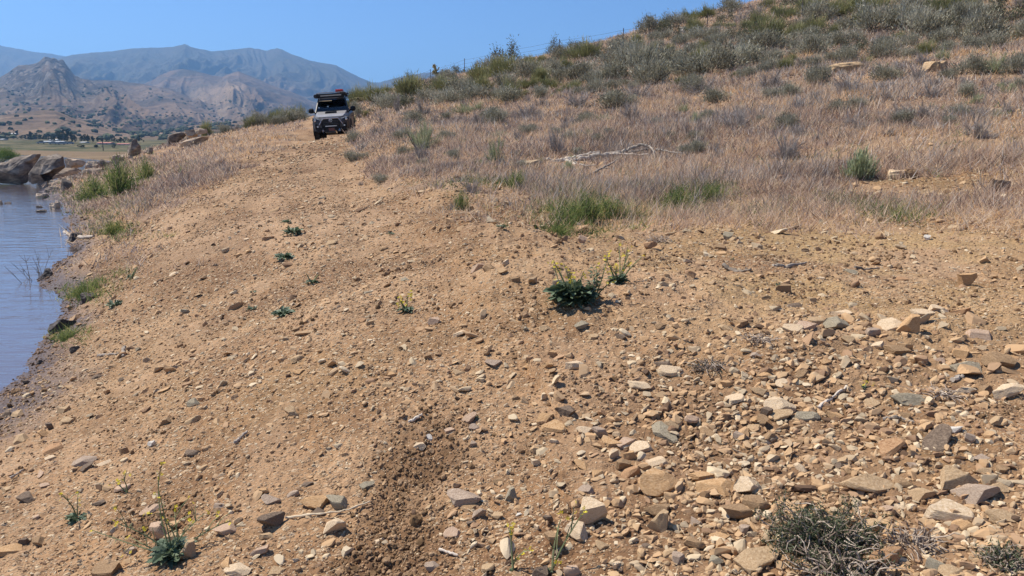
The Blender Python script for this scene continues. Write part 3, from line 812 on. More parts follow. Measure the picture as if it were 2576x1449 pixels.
# the rubble spill: hundreds of larger pieces
x, y, r = logpolar(44000, 2.0, 16, a0=-30, p=0)
hb = hbase(x, y); u, v = proj(x, y, hb)
m = np.clip(rubmask(u, v) + .22 * gauss(u, v, 800, 1330, 600, 110) + .14 * gauss(u, v, 1000, 950, 600, 90) + .03, 0, 1)
n = fbm(x * 2.1, y * 2.1, 3, 151)
k = rng.uniform(size=len(x)) < m * (.2 + .8 * sst(-.3, .2, n)) * .33 * (1 - rutmask(x, y))
x, y, r = x[k], y[k], r[k]
BG = [rockv(srng, 2, 9, srng.uniform(.16, .46), srng.uniform(1.15, 2.0), .04, (.38, .75)) for k in range(40)]
g = Acc(); size = np.maximum(.032, r * .0105) * np.exp(np.abs(rng.normal(size=len(x))) * .38)
scatter(g, x, y, size, np.clip(rng.normal(.66, .20, len(x)), .12, 1), BG, .14, .38)
go = g.obj('stone_rubble', M['gravel'])
tag(go, 'broken tan and orange rubble spilled over the lower right slope', 'rubble', kind='stuff')
STONES = []          # (u, v, w, h, colour) in 2576-wide units
def sset(sx, ox, oy, L):
    for x, y, w_, h_, c in L: STONES.append((x / 3 + ox, y / 3 + oy, w_ / 3, h_ / 3, c))
sset(3, 0, 966, [(800,1380,190,140,'brown'),(1410,1265,130,110,'tan'),(1200,1120,150,130,'pink'),(1300,1165,120,80,'tan'),(2040,1045,150,110,'dark'),(2510,1040,165,170,'cream'),(2380,890,205,110,'orange'),(2545,885,140,100,'grey'),(2050,875,150,70,'mauve'),(1690,1100,140,75,'pink'),(1700,1370,120,70,'orange'),(1970,1290,135,55,'pink'),(980,1260,95,60,'mauve'),(265,1175,125,85,'brown'),(185,1180,75,80,'dark'),(70,1255,160,50,'orange'),(400,490,145,55,'rust'),(370,550,85,55,'cream'),(315,362,65,55,'orange'),(140,405,105,75,'tan'),(500,278,112,48,'tan'),(482,192,80,42,'tan'),(1462,148,92,62,'grey'),(1252,282,78,48,'brown'),(1435,525,112,58,'dark'),(935,492,62,62,'brown'),(1440,272,112,42,'tan'),(45,212,85,60,'dark'),(130,215,95,50,'tan'),(370,305,60,60,'dark'),(2305,755,85,45,'dark'),(2200,832,85,50,'mauve'),(740,902,90,45,'dark'),(640,640,92,42,'dark'),(1650,912,62,62,'mauve'),(2005,1150,85,55,'tan'),(1380,880,80,40,'orange'),(330,765,80,42,'pink'),(45,790,110,55,'tan'),(180,860,130,80,'dark'),(1145,455,50,35,'white'),(2390,970,85,35,'dark'),(1110,950,140,45,'pink'),(760,605,110,38,'cream'),(620,590,140,45,'mauve'),(2070,1425,110,50,'tan'),(1780,1430,160,50,'cream'),(990,1255,60,50,'pink'),(260,1010,60,30,'pink'),(1990,820,60,40,'orange')])
sset(3, 859, 966, [(1880,990,195,190,'cream'),(1800,1140,175,125,'cream'),(1610,1200,125,110,'brown'),(2430,765,285,150,'orange'),(2400,950,175,105,'brown'),(2410,1060,150,150,'tan'),(2180,682,132,82,'rust'),(1930,692,115,60,'orange'),(1280,842,88,85,'grey'),(850,1150,125,65,'pink'),(975,932,145,60,'brown'),(1035,980,92,105,'mauve'),(905,892,215,85,'mauve'),(1340,977,46,42,'white'),(1465,612,62,70,'cream'),(2050,552,72,80,'cream'),(1700,268,135,80,'dark'),(1540,302,130,50,'orange'),(1580,362,190,62,'orange'),(1840,388,115,72,'cream'),(2250,72,145,75,'cream'),(2385,602,145,62,'cream'),(1950,392,95,80,'mauve'),(2505,312,135,82,'tan'),(2450,388,185,62,'grey'),(180,777,92,42,'grey'),(592,470,82,50,'cream'),(660,412,72,38,'white'),(690,1392,105,50,'mauve'),(1085,1402,105,62,'tan'),(2470,1290,115,82,'tan'),(2540,1325,95,90,'mauve'),(1965,1225,100,70,'tan'),(2070,1372,62,62,'cream'),(1610,1268,72,62,'dark'),(350,27,92,42,'tan'),(1250,925,1,1,'tan'),(2120,600,100,110,'brown'),(2190,560,90,70,'orange'),(2290,480,170,90,'cream'),(2040,470,130,55,'orange'),(2150,465,130,60,'pink'),(960,300,100,45,'pink'),(1000,360,90,50,'mauve'),(815,372,80,50,'pink'),(990,495,50,40,'mauve'),(1310,150,60,40,'brown'),(1590,460,80,50,'cream'),(1815,660,100,40,'orange'),(2280,800,80,45,'mauve'),(1860,830,110,60,'mauve'),(1180,735,60,50,'brown'),(980,1055,55,45,'dark'),(1700,970,70,50,'tan'),(655,930,60,40,'tan'),(1170,1010,90,45,'tan'),(1560,1060,60,50,'dark'),(1480,1110,50,70,'cream'),(2290,640,80,60,'brown')])
sset(3, 1717, 966, [(500,782,195,115,'cream'),(255,775,255,125,'orange'),(150,702,145,75,'orange'),(1760,112,245,130,'grey'),(2050,342,145,92,'white'),(1950,482,255,72,'dark'),(1450,742,325,150,'tan'),(2070,722,275,190,'tan'),(2235,812,255,130,'mauve'),(2010,975,330,150,'cream'),(1670,732,125,85,'brown'),(1820,822,145,82,'tan'),(2145,1062,155,92,'orange'),(1540,1322,225,165,'rust'),(1740,1272,145,120,'brown'),(560,1362,275,105,'tan'),(420,972,195,100,'brown'),(545,902,195,92,'brown'),(1440,1082,135,85,'tan'),(900,622,85,85,'cream'),(1210,582,105,52,'tan'),(745,172,175,120,'cream'),(960,232,155,90,'grey'),(735,252,155,52,'tan'),(640,212,72,105,'dark'),(380,132,155,85,'cream'),(590,92,110,70,'tan'),(770,47,115,52,'cream'),(1160,237,112,62,'orange'),(1690,228,82,92,'brown'),(2150,52,155,92,'cream'),(2285,42,115,85,'brown'),(1460,132,125,62,'tan'),(900,17,105,42,'brown'),(82,282,105,65,'pink'),(192,377,112,50,'brown'),(440,402,112,52,'mauve'),(1930,1362,135,115,'grey'),(2050,1425,165,62,'tan'),(1190,622,82,52,'dark'),(1290,652,112,62,'brown'),(2410,620,100,80,'brown'),(2300,650,110,70,'tan'),(610,290,75,70,'brown'),(520,330,100,50,'tan'),(2170,430,60,70,'mauve'),(2265,560,110,60,'mauve'),(100,1010,110,130,'mauve'),(200,1090,90,60,'tan'),(70,1200,160,90,'brown'),(270,1180,150,50,'orange'),(900,1230,150,70,'orange'),(1260,1020,90,110,'tan'),(460,1080,90,110,'mauve'),(1650,910,110,50,'cream'),(1550,940,80,50,'pink'),(2480,60,190,110,'cream'),(1580,520,240,60,'rust'),(2460,1030,200,50,'tan'),(2440,1330,150,80,'brown'),(330,60,80,55,'orange'),(550,280,70,50,'orange'),(2430,780,140,60,'tan')])
sset(3, 1717, 483, [(1220,1005,145,75,'cream'),(1160,1092,175,92,'grey'),(990,1072,135,60,'tan'),(832,1162,112,92,'cream'),(1600,1085,170,95,'cream'),(1720,1105,145,130,'orange'),(2112,962,112,92,'rust'),(2030,992,82,82,'brown'),(1930,962,125,62,'cream'),(1822,1022,132,52,'cream'),(2205,1330,245,85,'grey'),(2450,1312,225,65,'brown'),(2145,690,100,100,'orange'),(532,490,115,52,'tan'),(1640,66,110,62,'dark'),(1712,82,60,60,'rust'),(1842,62,115,92,'rust'),(1492,222,52,42,'brown'),(762,832,92,70,'brown'),(975,887,55,42,'tan'),(1852,357,35,35,'white'),(1080,232,34,24,'white'),(1562,762,72,50,'brown'),(1682,692,92,52,'rust'),(1040,742,62,35,'cream'),(1292,682,92,40,'grey'),(110,218,85,50,'dark'),(852,952,112,30,'dark'),(440,1120,90,50,'brown'),(325,1160,70,60,'tan'),(620,915,70,35,'brown'),(1630,1240,150,90,'brown'),(930,1140,180,60,'pink'),(1420,1120,110,80,'mauve'),(2260,1130,160,70,'pink'),(2130,1250,120,70,'orange'),(1960,1280,90,40,'pink'),(1300,1350,80,50,'tan'),(1470,1235,110,60,'cream'),(540,1340,80,40,'mauve'),(1080,1380,90,40,'orange'),(580,590,90,30,'brown'),(300,525,90,50,'brown'),(400,400,70,40,'tan'),(350,390,60,60,'grey'),(1280,310,50,30,'tan')])  # the dark stone beside the rust pair is added to imitate a hole
sset(3, 859, 483, [(1030,688,105,72,'pink'),(1115,738,82,95,'brown'),(1307,848,72,62,'brown'),(1242,762,52,42,'cream'),(1442,867,72,52,'tan'),(710,977,92,62,'pink'),(485,1102,72,62,'brown'),(892,1092,82,40,'cream'),(1815,1152,92,42,'grey'),(1892,1192,82,50,'tan'),(2112,1212,82,50,'dark'),(1162,1322,125,52,'mauve'),(1552,1420,92,60,'orange'),(1762,1412,112,75,'cream'),(882,1372,82,42,'tan'),(190,737,72,42,'grey'),(480,657,52,27,'grey'),(155,962,50,42,'rust'),(217,982,50,40,'tan'),(690,477,62,30,'brown'),(2320,562,92,42,'rust'),(2032,602,72,52,'brown'),(2422,662,62,42,'dark'),(312,412,62,42,'brown'),(1872,382,62,42,'dark'),(1680,500,60,45,'brown'),(1820,485,50,50,'pink'),(1390,1130,50,35,'grey'),(440,1180,40,45,'brown'),(1600,1300,80,70,'orange'),(370,1385,70,35,'orange'),(2430,1350,130,70,'dark'),(2500,1400,160,90,'cream')])
sset(3, 0, 483, [(1380,888,72,46,'grey'),(1035,1175,46,56,'grey'),(840,1310,62,38,'brown'),(1187,1262,62,32,'brown'),(2240,1032,62,36,'brown'),(2335,1148,52,52,'brown'),(2070,1195,42,38,'mauve'),(2230,1267,92,40,'tan'),(2252,1362,82,42,'orange'),(1520,1207,42,26,'grey'),(2490,388,82,26,'tan'),(185,1432,62,40,'dark'),(725,1392,62,26,'dark'),(1310,620,60,22,'cream'),(685,618,50,30,'tan'),(1795,262,26,20,'brown'),(1855,340,40,16,'cream')])
MARKS = [('the left wheel rut', 940, 1330), ('the large mustard plant', 1440, 770), ('the tangled bush', 2060, 1310), ('the corner mustard plant', 400, 1370), ('the dead branches', 1520, 420), ('the lake edge', 60, 960), ('the green weed patch', 1480, 550), ('the small flowering weed', 1020, 768), ('the right picture edge', 2576, 1000), ('the track weeds', 735, 610), ('the thin flower stalks', 1380, 1380), ('the rusty upslope rocks', 2300, 505), ('the flat weed rosette', 715, 782)]
def where(u, v, excl=()):
    best = None
    for nm, a, b in MARKS:
        if nm in excl: continue
        du, dv = u - a, (v - b) * 1.3
        d = math.hypot(du, dv)
        if best is None or d < best[0]: best = (d, nm, du, dv)
    d, nm, du, dv = best
    if nm == 'the right picture edge': s = 'close to' if d < 130 else 'left of'
    elif nm == 'the lake edge': s = 'by' if d < 120 else 'inland of'
    elif abs(du) > abs(dv) * 1.3: s = 'left of' if du < 0 else 'right of'
    elif abs(dv) > abs(du) * 1.3: s = 'behind' if dv < 0 else 'in front of'
    else: s = ('back-left of' if du < 0 else 'back-right of') if dv < 0 else ('front-left of' if du < 0 else 'front-right of')
    q = 'just ' if d < 110 and s not in ('by', 'close to', 'inland of') else ('well ' if d > 330 and s not in ('by', 'close to', 'inland of') else '')
    return q + s + ' ' + nm
LAB = {}
def finish_labels():
    """things that truly look alike and lie alike share a label and say so through their group"""
    for (l, c), os_ in LAB.items():
        for o in os_:
            o['label'] = l
            o['category'] = c
            o['group'] = o.get('_g') or ('lookalikes: ' + l if len(os_) > 1 else o['_gg'])
            for k in ('_g', '_gg'):
                if k in o: del o[k]
STON = []
def place_stone(u, v, w_, h_, c, big=True):
    P = hit(u, v + h_ * .45)
    if P is None: return
    dist = P.y
    W = 1.3 * max(w_, 8) * math.hypot(P.y, -P.z * .6) / F
    asp = h_ / w_
    kind = 'slab' if asp < .48 else ('chunk' if asp < .72 else 'block')
    me, hh, _ = RP[kind][int(prng.integers(len(RP[kind])))]
    o = bpy.data.objects.new('stone', me); COL.objects.link(o)
    o.material_slots[0].link = 'OBJECT'; o.material_slots[0].material = M['rock_' + c]
    s = W / 2 * 1.06
    e = .1
    nx = -(gz(P.x + e, P.y) - gz(P.x - e, P.y)) / (2 * e); ny = -(gz(P.x, P.y + e) - gz(P.x, P.y - e)) / (2 * e)
    n = Vector((nx * .8 + prng.normal() * .10, ny * .8 - (.25 if kind == 'slab' else 0.05) + prng.normal() * .08, 1)).normalized()
    q = Vector((0, 0, 1)).rotation_difference(n)
    yaw = prng.normal() * .28 + (math.pi if prng.uniform() < .5 else 0)
    o.rotation_mode = 'QUATERNION'
    from mathutils import Quaternion
    o.rotation_quaternion = q @ Quaternion((0, 0, 1), yaw)
    hz_ = {'slab': 1.0, 'chunk': 1.0, 'block': 1.0}[kind] * np.clip(asp / {'slab': .36, 'chunk': .58, 'block': .85}[kind], .75, 1.25)
    o.scale = (s, s * .95, s * hz_)
    o.location = (P.x, P.y + s * .35, gz(P.x, P.y + s * .35) + s * hz_ * hh * .48)
    STON.append((o, u, v, w_, asp, c, kind, W))
    return o
for s_ in STONES:
    if s_[2] > 2: place_stone(*s_)
# further stones of the rubble, too many to tell one from another by name
xr = np.random.default_rng(5)
cnt = 0
while len(STON) < 296 and cnt < 4000:
    cnt += 1
    u, v = xr.uniform(1350, 2570), xr.uniform(820, 1445)
    if xr.uniform() < .25: u, v = xr.uniform(20, 1300), xr.uniform(900, 1445)
    if v < 1000 and u < 200: continue
    sc_ = xr.uniform(22, 44) * (.6 + .5 * (v - 800) / 650)
    if any(abs(a[1] - u) < (a[3] + sc_) * .5 and abs(a[2] - v) < (a[3] + sc_) * .4 for a in STON): continue
    if xr.uniform() > float(rubble(np.array(u), np.array(v), np.array(0.), np.array(0.))): continue
    place_stone(u, v, sc_, sc_ * xr.uniform(.4, .85), xr.choice(['tan', 'tan', 'orange', 'cream', 'brown', 'mauve', 'grey', 'pink', 'dark', 'rust']))
for o, u, v, w_, asp, c, kind, W in STON:
    size = 'large' if w_ > 62 else ('mid-sized' if w_ > 36 else 'small')
    shape = {'slab': 'flat slab', 'chunk': 'angular stone', 'block': 'blocky stone'}[kind]
    lab = size + ' ' + WORD[c] + ' ' + shape + ' ' + where(u, v)
    o['_gg'] = 'single stones lying on the slope'
    LAB.setdefault((lab, 'stone'), []).append(o)
# tell apart stones that would share a label, first by their order from left to right
ORD = ['leftmost', 'second from left', 'third from left', 'fourth from left', 'fifth from left', 'sixth from left', 'seventh from left', 'eighth from left', 'ninth from left', 'tenth from left', 'eleventh from left', 'twelfth from left']
info = {s_[0].name: s_ for s_ in STON}
for key in list(LAB):
    os_ = LAB[key]
    if 1 < len(os_) <= 12:
        os_ = sorted(os_, key=lambda o: info[o.name][1])
        l, c_ = key
        del LAB[key]
        names = (['left one', 'right one'] if len(os_) == 2 else ORD[:len(os_)])
        for o, nm in zip(os_, names):
            LAB[(nm + ' of the ' + l.replace(' slab ', ' slabs ', 1).replace(' stone ', ' stones ', 1), c_)] = [o]

# ------------------------------------------------------------------ boulders of the shore
brng = np.random.default_rng(12)
def boulder(u0, u1, vt, vb, label, mat='boulder', d=None, elong=1.3, lean=0.0, planes=8, seed=None, deep=1.0, base=None, group=None):
    r_ = np.random.default_rng(seed if seed is not None else int(brng.integers(1 << 30)))
    uc = (u0 + u1) / 2
    if d is None:
        P = hit(uc, vb); d = P.y if P is not None else 50
        X, Z = ray(uc, vb)
        if Z * d < WATER: d = WATER / Z
    X, Z = ray(uc, vb)
    W = (u1 - u0) / F * d; H = (vb - vt) / F * d
    V, Fc = rockv(r_, 4, planes, 1, elong, .10, (.5, .9))
    V = V + .035 * np.stack([n3(V, 3.5, 5), n3(V, 3.5, 15), n3(V, 3.5, 25)], 1)
    V = V * np.array([1, 1, 1]) / np.abs(V).max(0)
    V[:, 2] = np.where(V[:, 2] < -.2, -.2 + (V[:, 2] + .2) * .5, V[:, 2])
    V[:, 0] += lean * V[:, 2]
    V[:, 0] /= np.abs(V[:, 0]).max()
    V = V * np.array([W / 2, W / 2 / elong * deep, H / 1.15])
    me = rawmesh('boulder', V, Fc, None, False)
    o = mobj('boulder', me, M[mat], loc=(X * d, d + W / 4, Z * d + H / 1.15 * .2))
    tag(o, label, 'boulder', group or 'boulders and rocks of the far shore')
    return o
b6 = lambda x0, x1, y0, y1: (x0 / 6, x1 / 6, y0 / 6 + 301.9, y1 / 6 + 301.9)
bf_ = lambda x, y: (x / 6, y / 6 + 301.9)
BL = [((-260, 600, 560, 965), 'huge dark low boulder with pale sloping top at the waterline', 'boulder_dark', dict(lean=.35, elong=1.2, seed=3)),
 ((330, 960, 515, 965), 'tall leaning dark boulder with pale flat top beside the huge low one', 'boulder_dark', dict(lean=.35, elong=1.3, seed=9)),
 ((930, 1280, 585, 725), 'brown weathered boulder behind the leaning one', 'boulder', dict(seed=5)),
 ((1230, 1470, 620, 735), 'pale rounded rock half hidden behind the shore slabs', 'boulder', dict(seed=6)),
 ((1480, 1720, 592, 730), 'dark blocky rock at the end of the slab shelf', 'boulder_dark', dict(seed=17, planes=6)),
 ((1600, 1810, 625, 720), 'tan rock leaning against the dark blocky rock', 'boulder', dict(seed=8)),
 ((1645, 1810, 520, 620), 'dark topped rock above the dark blocky rock', 'boulder', dict(seed=19)),
 ((1780, 1885, 525, 610), 'small pale rock between the pinnacle and the dark topped rock', 'boulder', dict(seed=10)),
 ((470, 1210, 705, 960), 'long low tan slab in front of the leaning boulder', 'boulder', dict(seed=11, lean=.5)),
 ((1190, 1720, 725, 815), 'long flat tan ledge leading to the grassy bank', 'boulder', dict(seed=12)),
 ((940, 1230, 785, 860), 'flat pale ledge below the long low slab', 'boulder', dict(seed=13)),
 ((1120, 1380, 830, 880), 'thin pale ledge among the green weeds', 'boulder', dict(seed=14)),
 ((950, 1160, 835, 930), 'grey brown rounded rock over the pointed rock', 'boulder', dict(seed=15)),
 ((860, 985, 850, 915), 'pinkish rounded stone left of the grey brown rock', 'boulder', dict(seed=16)),
 ((640, 810, 875, 970), 'grey angular rock behind the white edged stone', 'boulder', dict(seed=22)),
 ((710, 925, 908, 995), 'grey stone with white edges above the wet rocks', 'boulder', dict(seed=18)),
 ((545, 740, 930, 1030), 'dark rounded rock at the waterline', 'boulder_dark', dict(seed=23)),
 ((895, 1105, 885, 1090), 'pointed rock with one white face and one dark face', 'boulder_dark', dict(seed=29, lean=-.3, planes=10)),
 ((645, 860, 1015, 1090), 'low dark wet rock in front of the rounded waterline rock', 'boulder_dark', dict(seed=24)),
 ((515, 740, 1112, 1185), 'pale pink rock standing in the shallow water', 'boulder', dict(seed=25)),
 ((720, 930, 1245, 1345), 'pale flat rock on the muddy water edge', 'boulder', dict(seed=26)),
 ((-40, 32, 1212, 1268), 'reddish stone poking out of the lake at the left frame edge', 'boulder', dict(seed=27)),
 ((50, 155, 1236, 1262), 'small dark stone just above the lake surface', 'boulder_dark', dict(seed=28)),
 ((520, 690, 1358, 1392), 'flat dark stone awash near the bank', 'boulder_dark', dict(seed=30)),
 ((525, 640, 1290, 1322), 'small grey stone awash behind the flat dark one', 'boulder_dark', dict(seed=31)),
 ((1890, 2130, 285, 545), 'tall dark pinnacle rock with pale streaks', 'boulder_dark', dict(seed=33, planes=9, lean=.05, elong=1.1)),
 ((1930, 2010, 530, 580), 'pinkish stone at the foot of the pinnacle rock', 'boulder', dict(seed=34)),
 ((2170, 2300, 400, 490), 'grey broken rock right of the pinnacle', 'boulder_dark', dict(seed=35)),
 ((2270, 2440, 405, 470), 'low pale flat rock right of the pinnacle', 'boulder', dict(seed=36))]
OUT = {3: [(-200,965),(-200,800),(0,735),(60,690),(130,665),(250,640),(340,600),(420,560),(560,545),(640,520),(740,512),(700,560),(600,650),(600,760),(560,850),(520,975)],
 9: [(360,985),(430,880),(500,790),(560,720),(600,645),(700,560),(850,508),(900,515),(935,560),(950,640),(972,720),(940,745),(860,770),(740,800),(640,840),(520,880),(450,940),(400,1010),(520,1010),(700,980)],
 11: [(450,975),(480,880),(560,850),(680,820),(780,770),(900,735),(1050,705),(1130,715),(1200,735),(1150,785),(980,810),(860,860),(700,890),(600,940),(540,975)],
 5: [(935,590),(1050,580),(1180,590),(1250,610),(1290,640),(1240,710),(1100,725),(970,725)],
 17: [(1480,730),(1485,640),(1510,600),(1540,590),(1570,600),(1620,640),(1690,655),(1700,725),(1600,735)],
 33: [(1905,540),(1895,440),(1905,410),(1940,400),(1960,340),(2000,320),(2010,285),(2050,283),(2070,330),(2110,380),(2130,440),(2125,515),(2060,540),(1980,545)],
 29: [(900,1095),(905,1020),(930,900),(950,885),(1010,920),(1080,970),(1100,1010),(1050,1060),(960,1095)],
 12: [(1190,820),(1230,780),(1330,750),(1450,728),(1600,730),(1720,738),(1700,770),(1560,790),(1420,820)]}
def outboulder(poly, conv, label, mat, seed, thick=.6, group='boulders and rocks of the far shore'):
    P = np.array([conv(*p) for p in poly]); uc = (P[:, 0].min() + P[:, 0].max()) / 2; vb = P[:, 1].max()
    h_ = hit(uc, vb); d = h_.y if h_ is not None else 50
    X, Z = ray(uc, vb)
    if Z * d < WATER: d = WATER / Z
    Q = []
    n = len(P)
    for i in range(n):
        for t in (0, 1 / 3, 2 / 3): Q.append(P[i] + (P[(i + 1) % n] - P[i]) * t)
    Q = np.array([(ray(a, b)[0] * d, ray(a, b)[1] * d) for a, b in Q]); c = Q.mean(0); n = len(Q)
    W = np.ptp(Q[:, 0]); T = thick * min(W, np.ptp(Q[:, 1]) * 2.2)
    r_ = np.random.default_rng(seed); V = []; lv = np.linspace(-1, 1, 13)
    for l in lv:
        s = (1 - abs(l) ** 2.2) ** .5 if abs(l) < 1 else .04
        s = max(s, .05)
        for q in Q: V.append((c[0] + (q[0] - c[0]) * s, d + W * .1 + l * T * .5, c[1] + (q[1] - c[1]) * s - (1 - s) * .25 * np.ptp(Q[:, 1])))
    V = np.array(V)
    U = V - V.mean(0); U = U / W
    for k in range(7):                       # a few broad broken faces towards the viewer
        nn_ = unit(np.array([r_.normal() * .7, -1.0 + r_.normal() * .3, r_.normal() * .6])); s = U @ nn_; lim = np.percentile(s, r_.uniform(80, 93)); U = U - np.outer(np.maximum(s - lim, 0), nn_)
    U = U + .022 * np.stack([n3(U, 7, seed), n3(U, 7, seed + 9), n3(U, 7, seed + 19)], 1) + .008 * np.stack([n3(U, 21, seed), n3(U, 21, seed + 9), n3(U, 21, seed + 19)], 1)
    V = U * W
    Fc = []
    for i in range(len(lv) - 1):
        for j in range(n):
            a = i * n + j; b = i * n + (j + 1) % n; Fc += [(a, b, b + n), (a, b + n, a + n)]
    k = len(V); V = np.vstack([V, V[:n].mean(0), V[-n:].mean(0)])
    for j in range(n): Fc += [(k, (j + 1) % n, j), (k + 1, k - n + j, k - n + (j + 1) % n)]
    me = rawmesh('boulder', V, np.array(Fc), None, False); zz = np.array([ray(a, b)[1] * d for a, b in P])
    o = mobj('boulder', me, M[mat], loc=(Q[:, 0].min() - V[:, 0].min(), d + W * .1, zz.max() - V[:, 2].max()))
    tag(o, label, 'boulder', group)
for b, l, mt, kw in BL:
    if kw.get('seed') in OUT: outboulder(OUT[kw['seed']], bf_, l, mt, kw['seed'])
    else: boulder(*b6(*b), l, mt, **kw)
b2 = lambda x0, x1, y0, y1: (x0 / 3, x1 / 3, y0 / 3 + 67.1, y1 / 3 + 67.1)
BL2 = [((1240, 1430, 793, 885), 'dark striped sloping boulder at the left of the ridge outcrop', 'boulder_dark', dict(seed=41, lean=.5)),
 ((1330, 1450, 820, 872), 'tan layered rock in the middle of the ridge outcrop', 'boulder', dict(seed=42)),
 ((1370, 1480, 778, 822), 'rounded tan rock on top of the ridge outcrop', 'boulder', dict(seed=43)),
 ((1460, 1590, 765, 805), 'pale rock at the right of the ridge outcrop', 'boulder', dict(seed=44)),
 ((1340, 1550, 830, 905), 'long grey sloping slab below the ridge outcrop', 'boulder', dict(seed=45, lean=.5)),
 ((1685, 1712, 818, 836), 'white stone in the dry grass below the left ridge', 'rock_white', dict(seed=47)),
 ((960, 1095, 1132, 1165), 'thin pale stone in the green weeds by the lake', 'rock_cream', dict(seed=48))]
bg_ = lambda x, y: (x / 3, y / 3 + 67.1)
OUT2 = {41: [(1240,890),(1255,840),(1290,812),(1340,795),(1385,792),(1430,800),(1370,830),(1345,870),(1300,888)], 45: [(1330,912),(1380,870),(1450,842),(1540,825),(1575,845),(1500,880),(1400,905)], 42: [(1330,872),(1350,835),(1400,820),(1450,822),(1440,850),(1390,870)], 44: [(1450,808),(1480,775),(1530,765),(1575,770),(1590,800),(1520,812)]}
for b, l, mt, kw in BL2:
    if kw['seed'] in OUT2: outboulder(OUT2[kw['seed']], bg_, l, mt, kw['seed'])
    else: boulder(*b2(*b), l, mt, **kw)
for (u0, u1, vt, vb, l, mt, sd) in [(1708, 1728, 68, 84, 'white rock high on the shrubby slope', 'rock_white', 51), (1158, 1182, 233, 248, 'white boulder between shrubs near the low cholla', 'rock_white', 52),
     (2080, 2180, 155, 180, 'low tan rock outcrop below the shrubs', 'rock_tan', 53), (2320, 2410, 152, 186, 'layered tan outcrop in the dry grass on the right', 'rock_tan', 54), (2340, 2400, 95, 112, 'orange rock ledge among the upper right shrubs', 'rock_orange', 55),
     (2490, 2545, 450, 478, 'dark upright stone on the right above the bare soil', 'rock_dark', 56), (2268, 2315, 425, 446, 'dark triangular stone near the pale green bush', 'rock_brown', 57), (1348, 1402, 462, 482, 'flat pink stone near the dead branches', 'rock_pink', 58), (2310, 2360, 478, 492, 'flat tan stone left of the burrow', 'rock_tan', 59),
     (1795, 1830, 172, 190, 'tan rock under the grey sagebrush on the slope', 'rock_tan', 60), (2230, 2300, 428, 450, 'cream ledge stone below the dry grass', 'rock_cream', 61)]:
    boulder(u0, u1, vt, vb, l, mt, seed=sd, group='rocks showing on the hillside')
# ------------------------------------------------------------------ dry grass and green weeds as ground cover
vr = np.random.default_rng(11)
def grassfield(name, mat, n, dens, r0, r1, per, hgt, wid, tintf, label, segs=1, spread=.35, p=-.1, lean=.35):
    t = vr.uniform(0, 1, n) ** (1 + p)
    r = r0 * (r1 / r0) ** t; a = np.radians(vr.uniform(-40, 38, n))
    x = r * np.sin(a); y = r * np.cos(a)
    z0 = hbase(x, y)
    u, v, gr, gl = zones(x, y, z0)
    k = vr.uniform(size=n) < dens(x, y, u, v, gr, gl, r)
    k &= z0 > WATER + .03
    x, y, r, u, v = x[k], y[k], r[k], u[k], v[k]
    z = height(x, y)
    n = len(x)
    m = per
    sc = (.5 + .9 * vr.uniform(size=n) ** 1.5) * (1 + .7 * fbm(x * .8, y * .8, 3, 91))
    B = np.repeat(np.stack([x, y, z - .01], 1), m, 0)
    sp = np.repeat(np.maximum(.035, r * .0035) * spread / .35, m)
    B[:, 0] += vr.normal(size=n * m) * sp; B[:, 1] += vr.normal(size=n * m) * sp
    D = unit(np.stack([vr.normal(size=n * m) * lean + .08, vr.normal(size=n * m) * lean - .05, np.ones(n * m)], 1))
    L = np.repeat(sc, m) * hgt * vr.uniform(.5, 1.15, n * m)
    W = np.repeat(np.maximum(wid, r * .00078), m) * vr.uniform(.6, 1.3, n * m)
    T = np.clip(np.repeat(tintf(x, y, u, v), m) + vr.normal(size=n * m) * .22 + np.repeat(vr.normal(size=n) * .22, m), 0, 1)
    g = Acc(); blades(g, B, D, L, W, T, .35, vr, segs)
    o = g.obj(name, M[mat]); tag(o, label, 'grass' if 'gr' in name[:4] or 'grass' in name else 'weeds', kind='stuff')
    return o
def dens_dry(x, y, u, v, gr, gl, r):
    n = fbm(x * .5, y * .5, 4, 101)
    bare = .75 * sst(.0, .35, fbm(x * .7 + 9, y * .7, 4, 102) + .25 * sst(2300, 2600, u))
    d = np.where(gr, .9 - bare, 0)
    d = np.maximum(d, np.where(gl, .8 * sst(-.5, .1, n), 0))
    # thin fringe below the grassy slope
    fr = sst(690, 520, v) * sst(1000, 1250, u) * .42 + gauss(u, v, 330, 600, 160, 60) * .35
    return np.maximum(d, fr * sst(-.2, .3, n))
def tint_dry(x, y, u, v):
    n = fbm(x * .35, y * .35, 3, 104); n2 = fbm(x * 1.3, y * 1.3, 3, 105)
    t = .48 + .26 * n + .22 * n2
    t = t + .5 * gauss(u, v, 650, 370, 130, 45) + .2 * sst(120, -50, v) * (n2 > 0) + .25 * sst(500, 570, v) * (u > 1000)
    t = t + .45 * (sst(.25, .4, fbm(x * .45 + 50, y * .45, 3, 106))) * sst(420, 250, v)
    return np.clip(t, .02, 1)
grassfield('dry_grass', 'grass', int(240000 * QUAL), dens_dry, 9.0, 88, 6, .22, .005, tint_dry, 'reddish straw coloured dry grass covering the hillside', 1, .6, -.28, .8)
grassfield('grey_dry_stalks', 'dead', int(120000 * QUAL), lambda x, y, u, v, gr, gl, r: dens_dry(x, y, u, v, gr, gl, r) * (.25 + .75 * sst(-.1, .25, fbm(x * .4 + 30, y * .4, 3, 131))) * .8, 10, 88, 6, .27, .003, lambda x, y, u, v: .55 + .3 * fbm(x * .5, y * .5, 3, 132), 'thin grey dead stalks standing in the dry grass', 1, .5, -.28, .5)
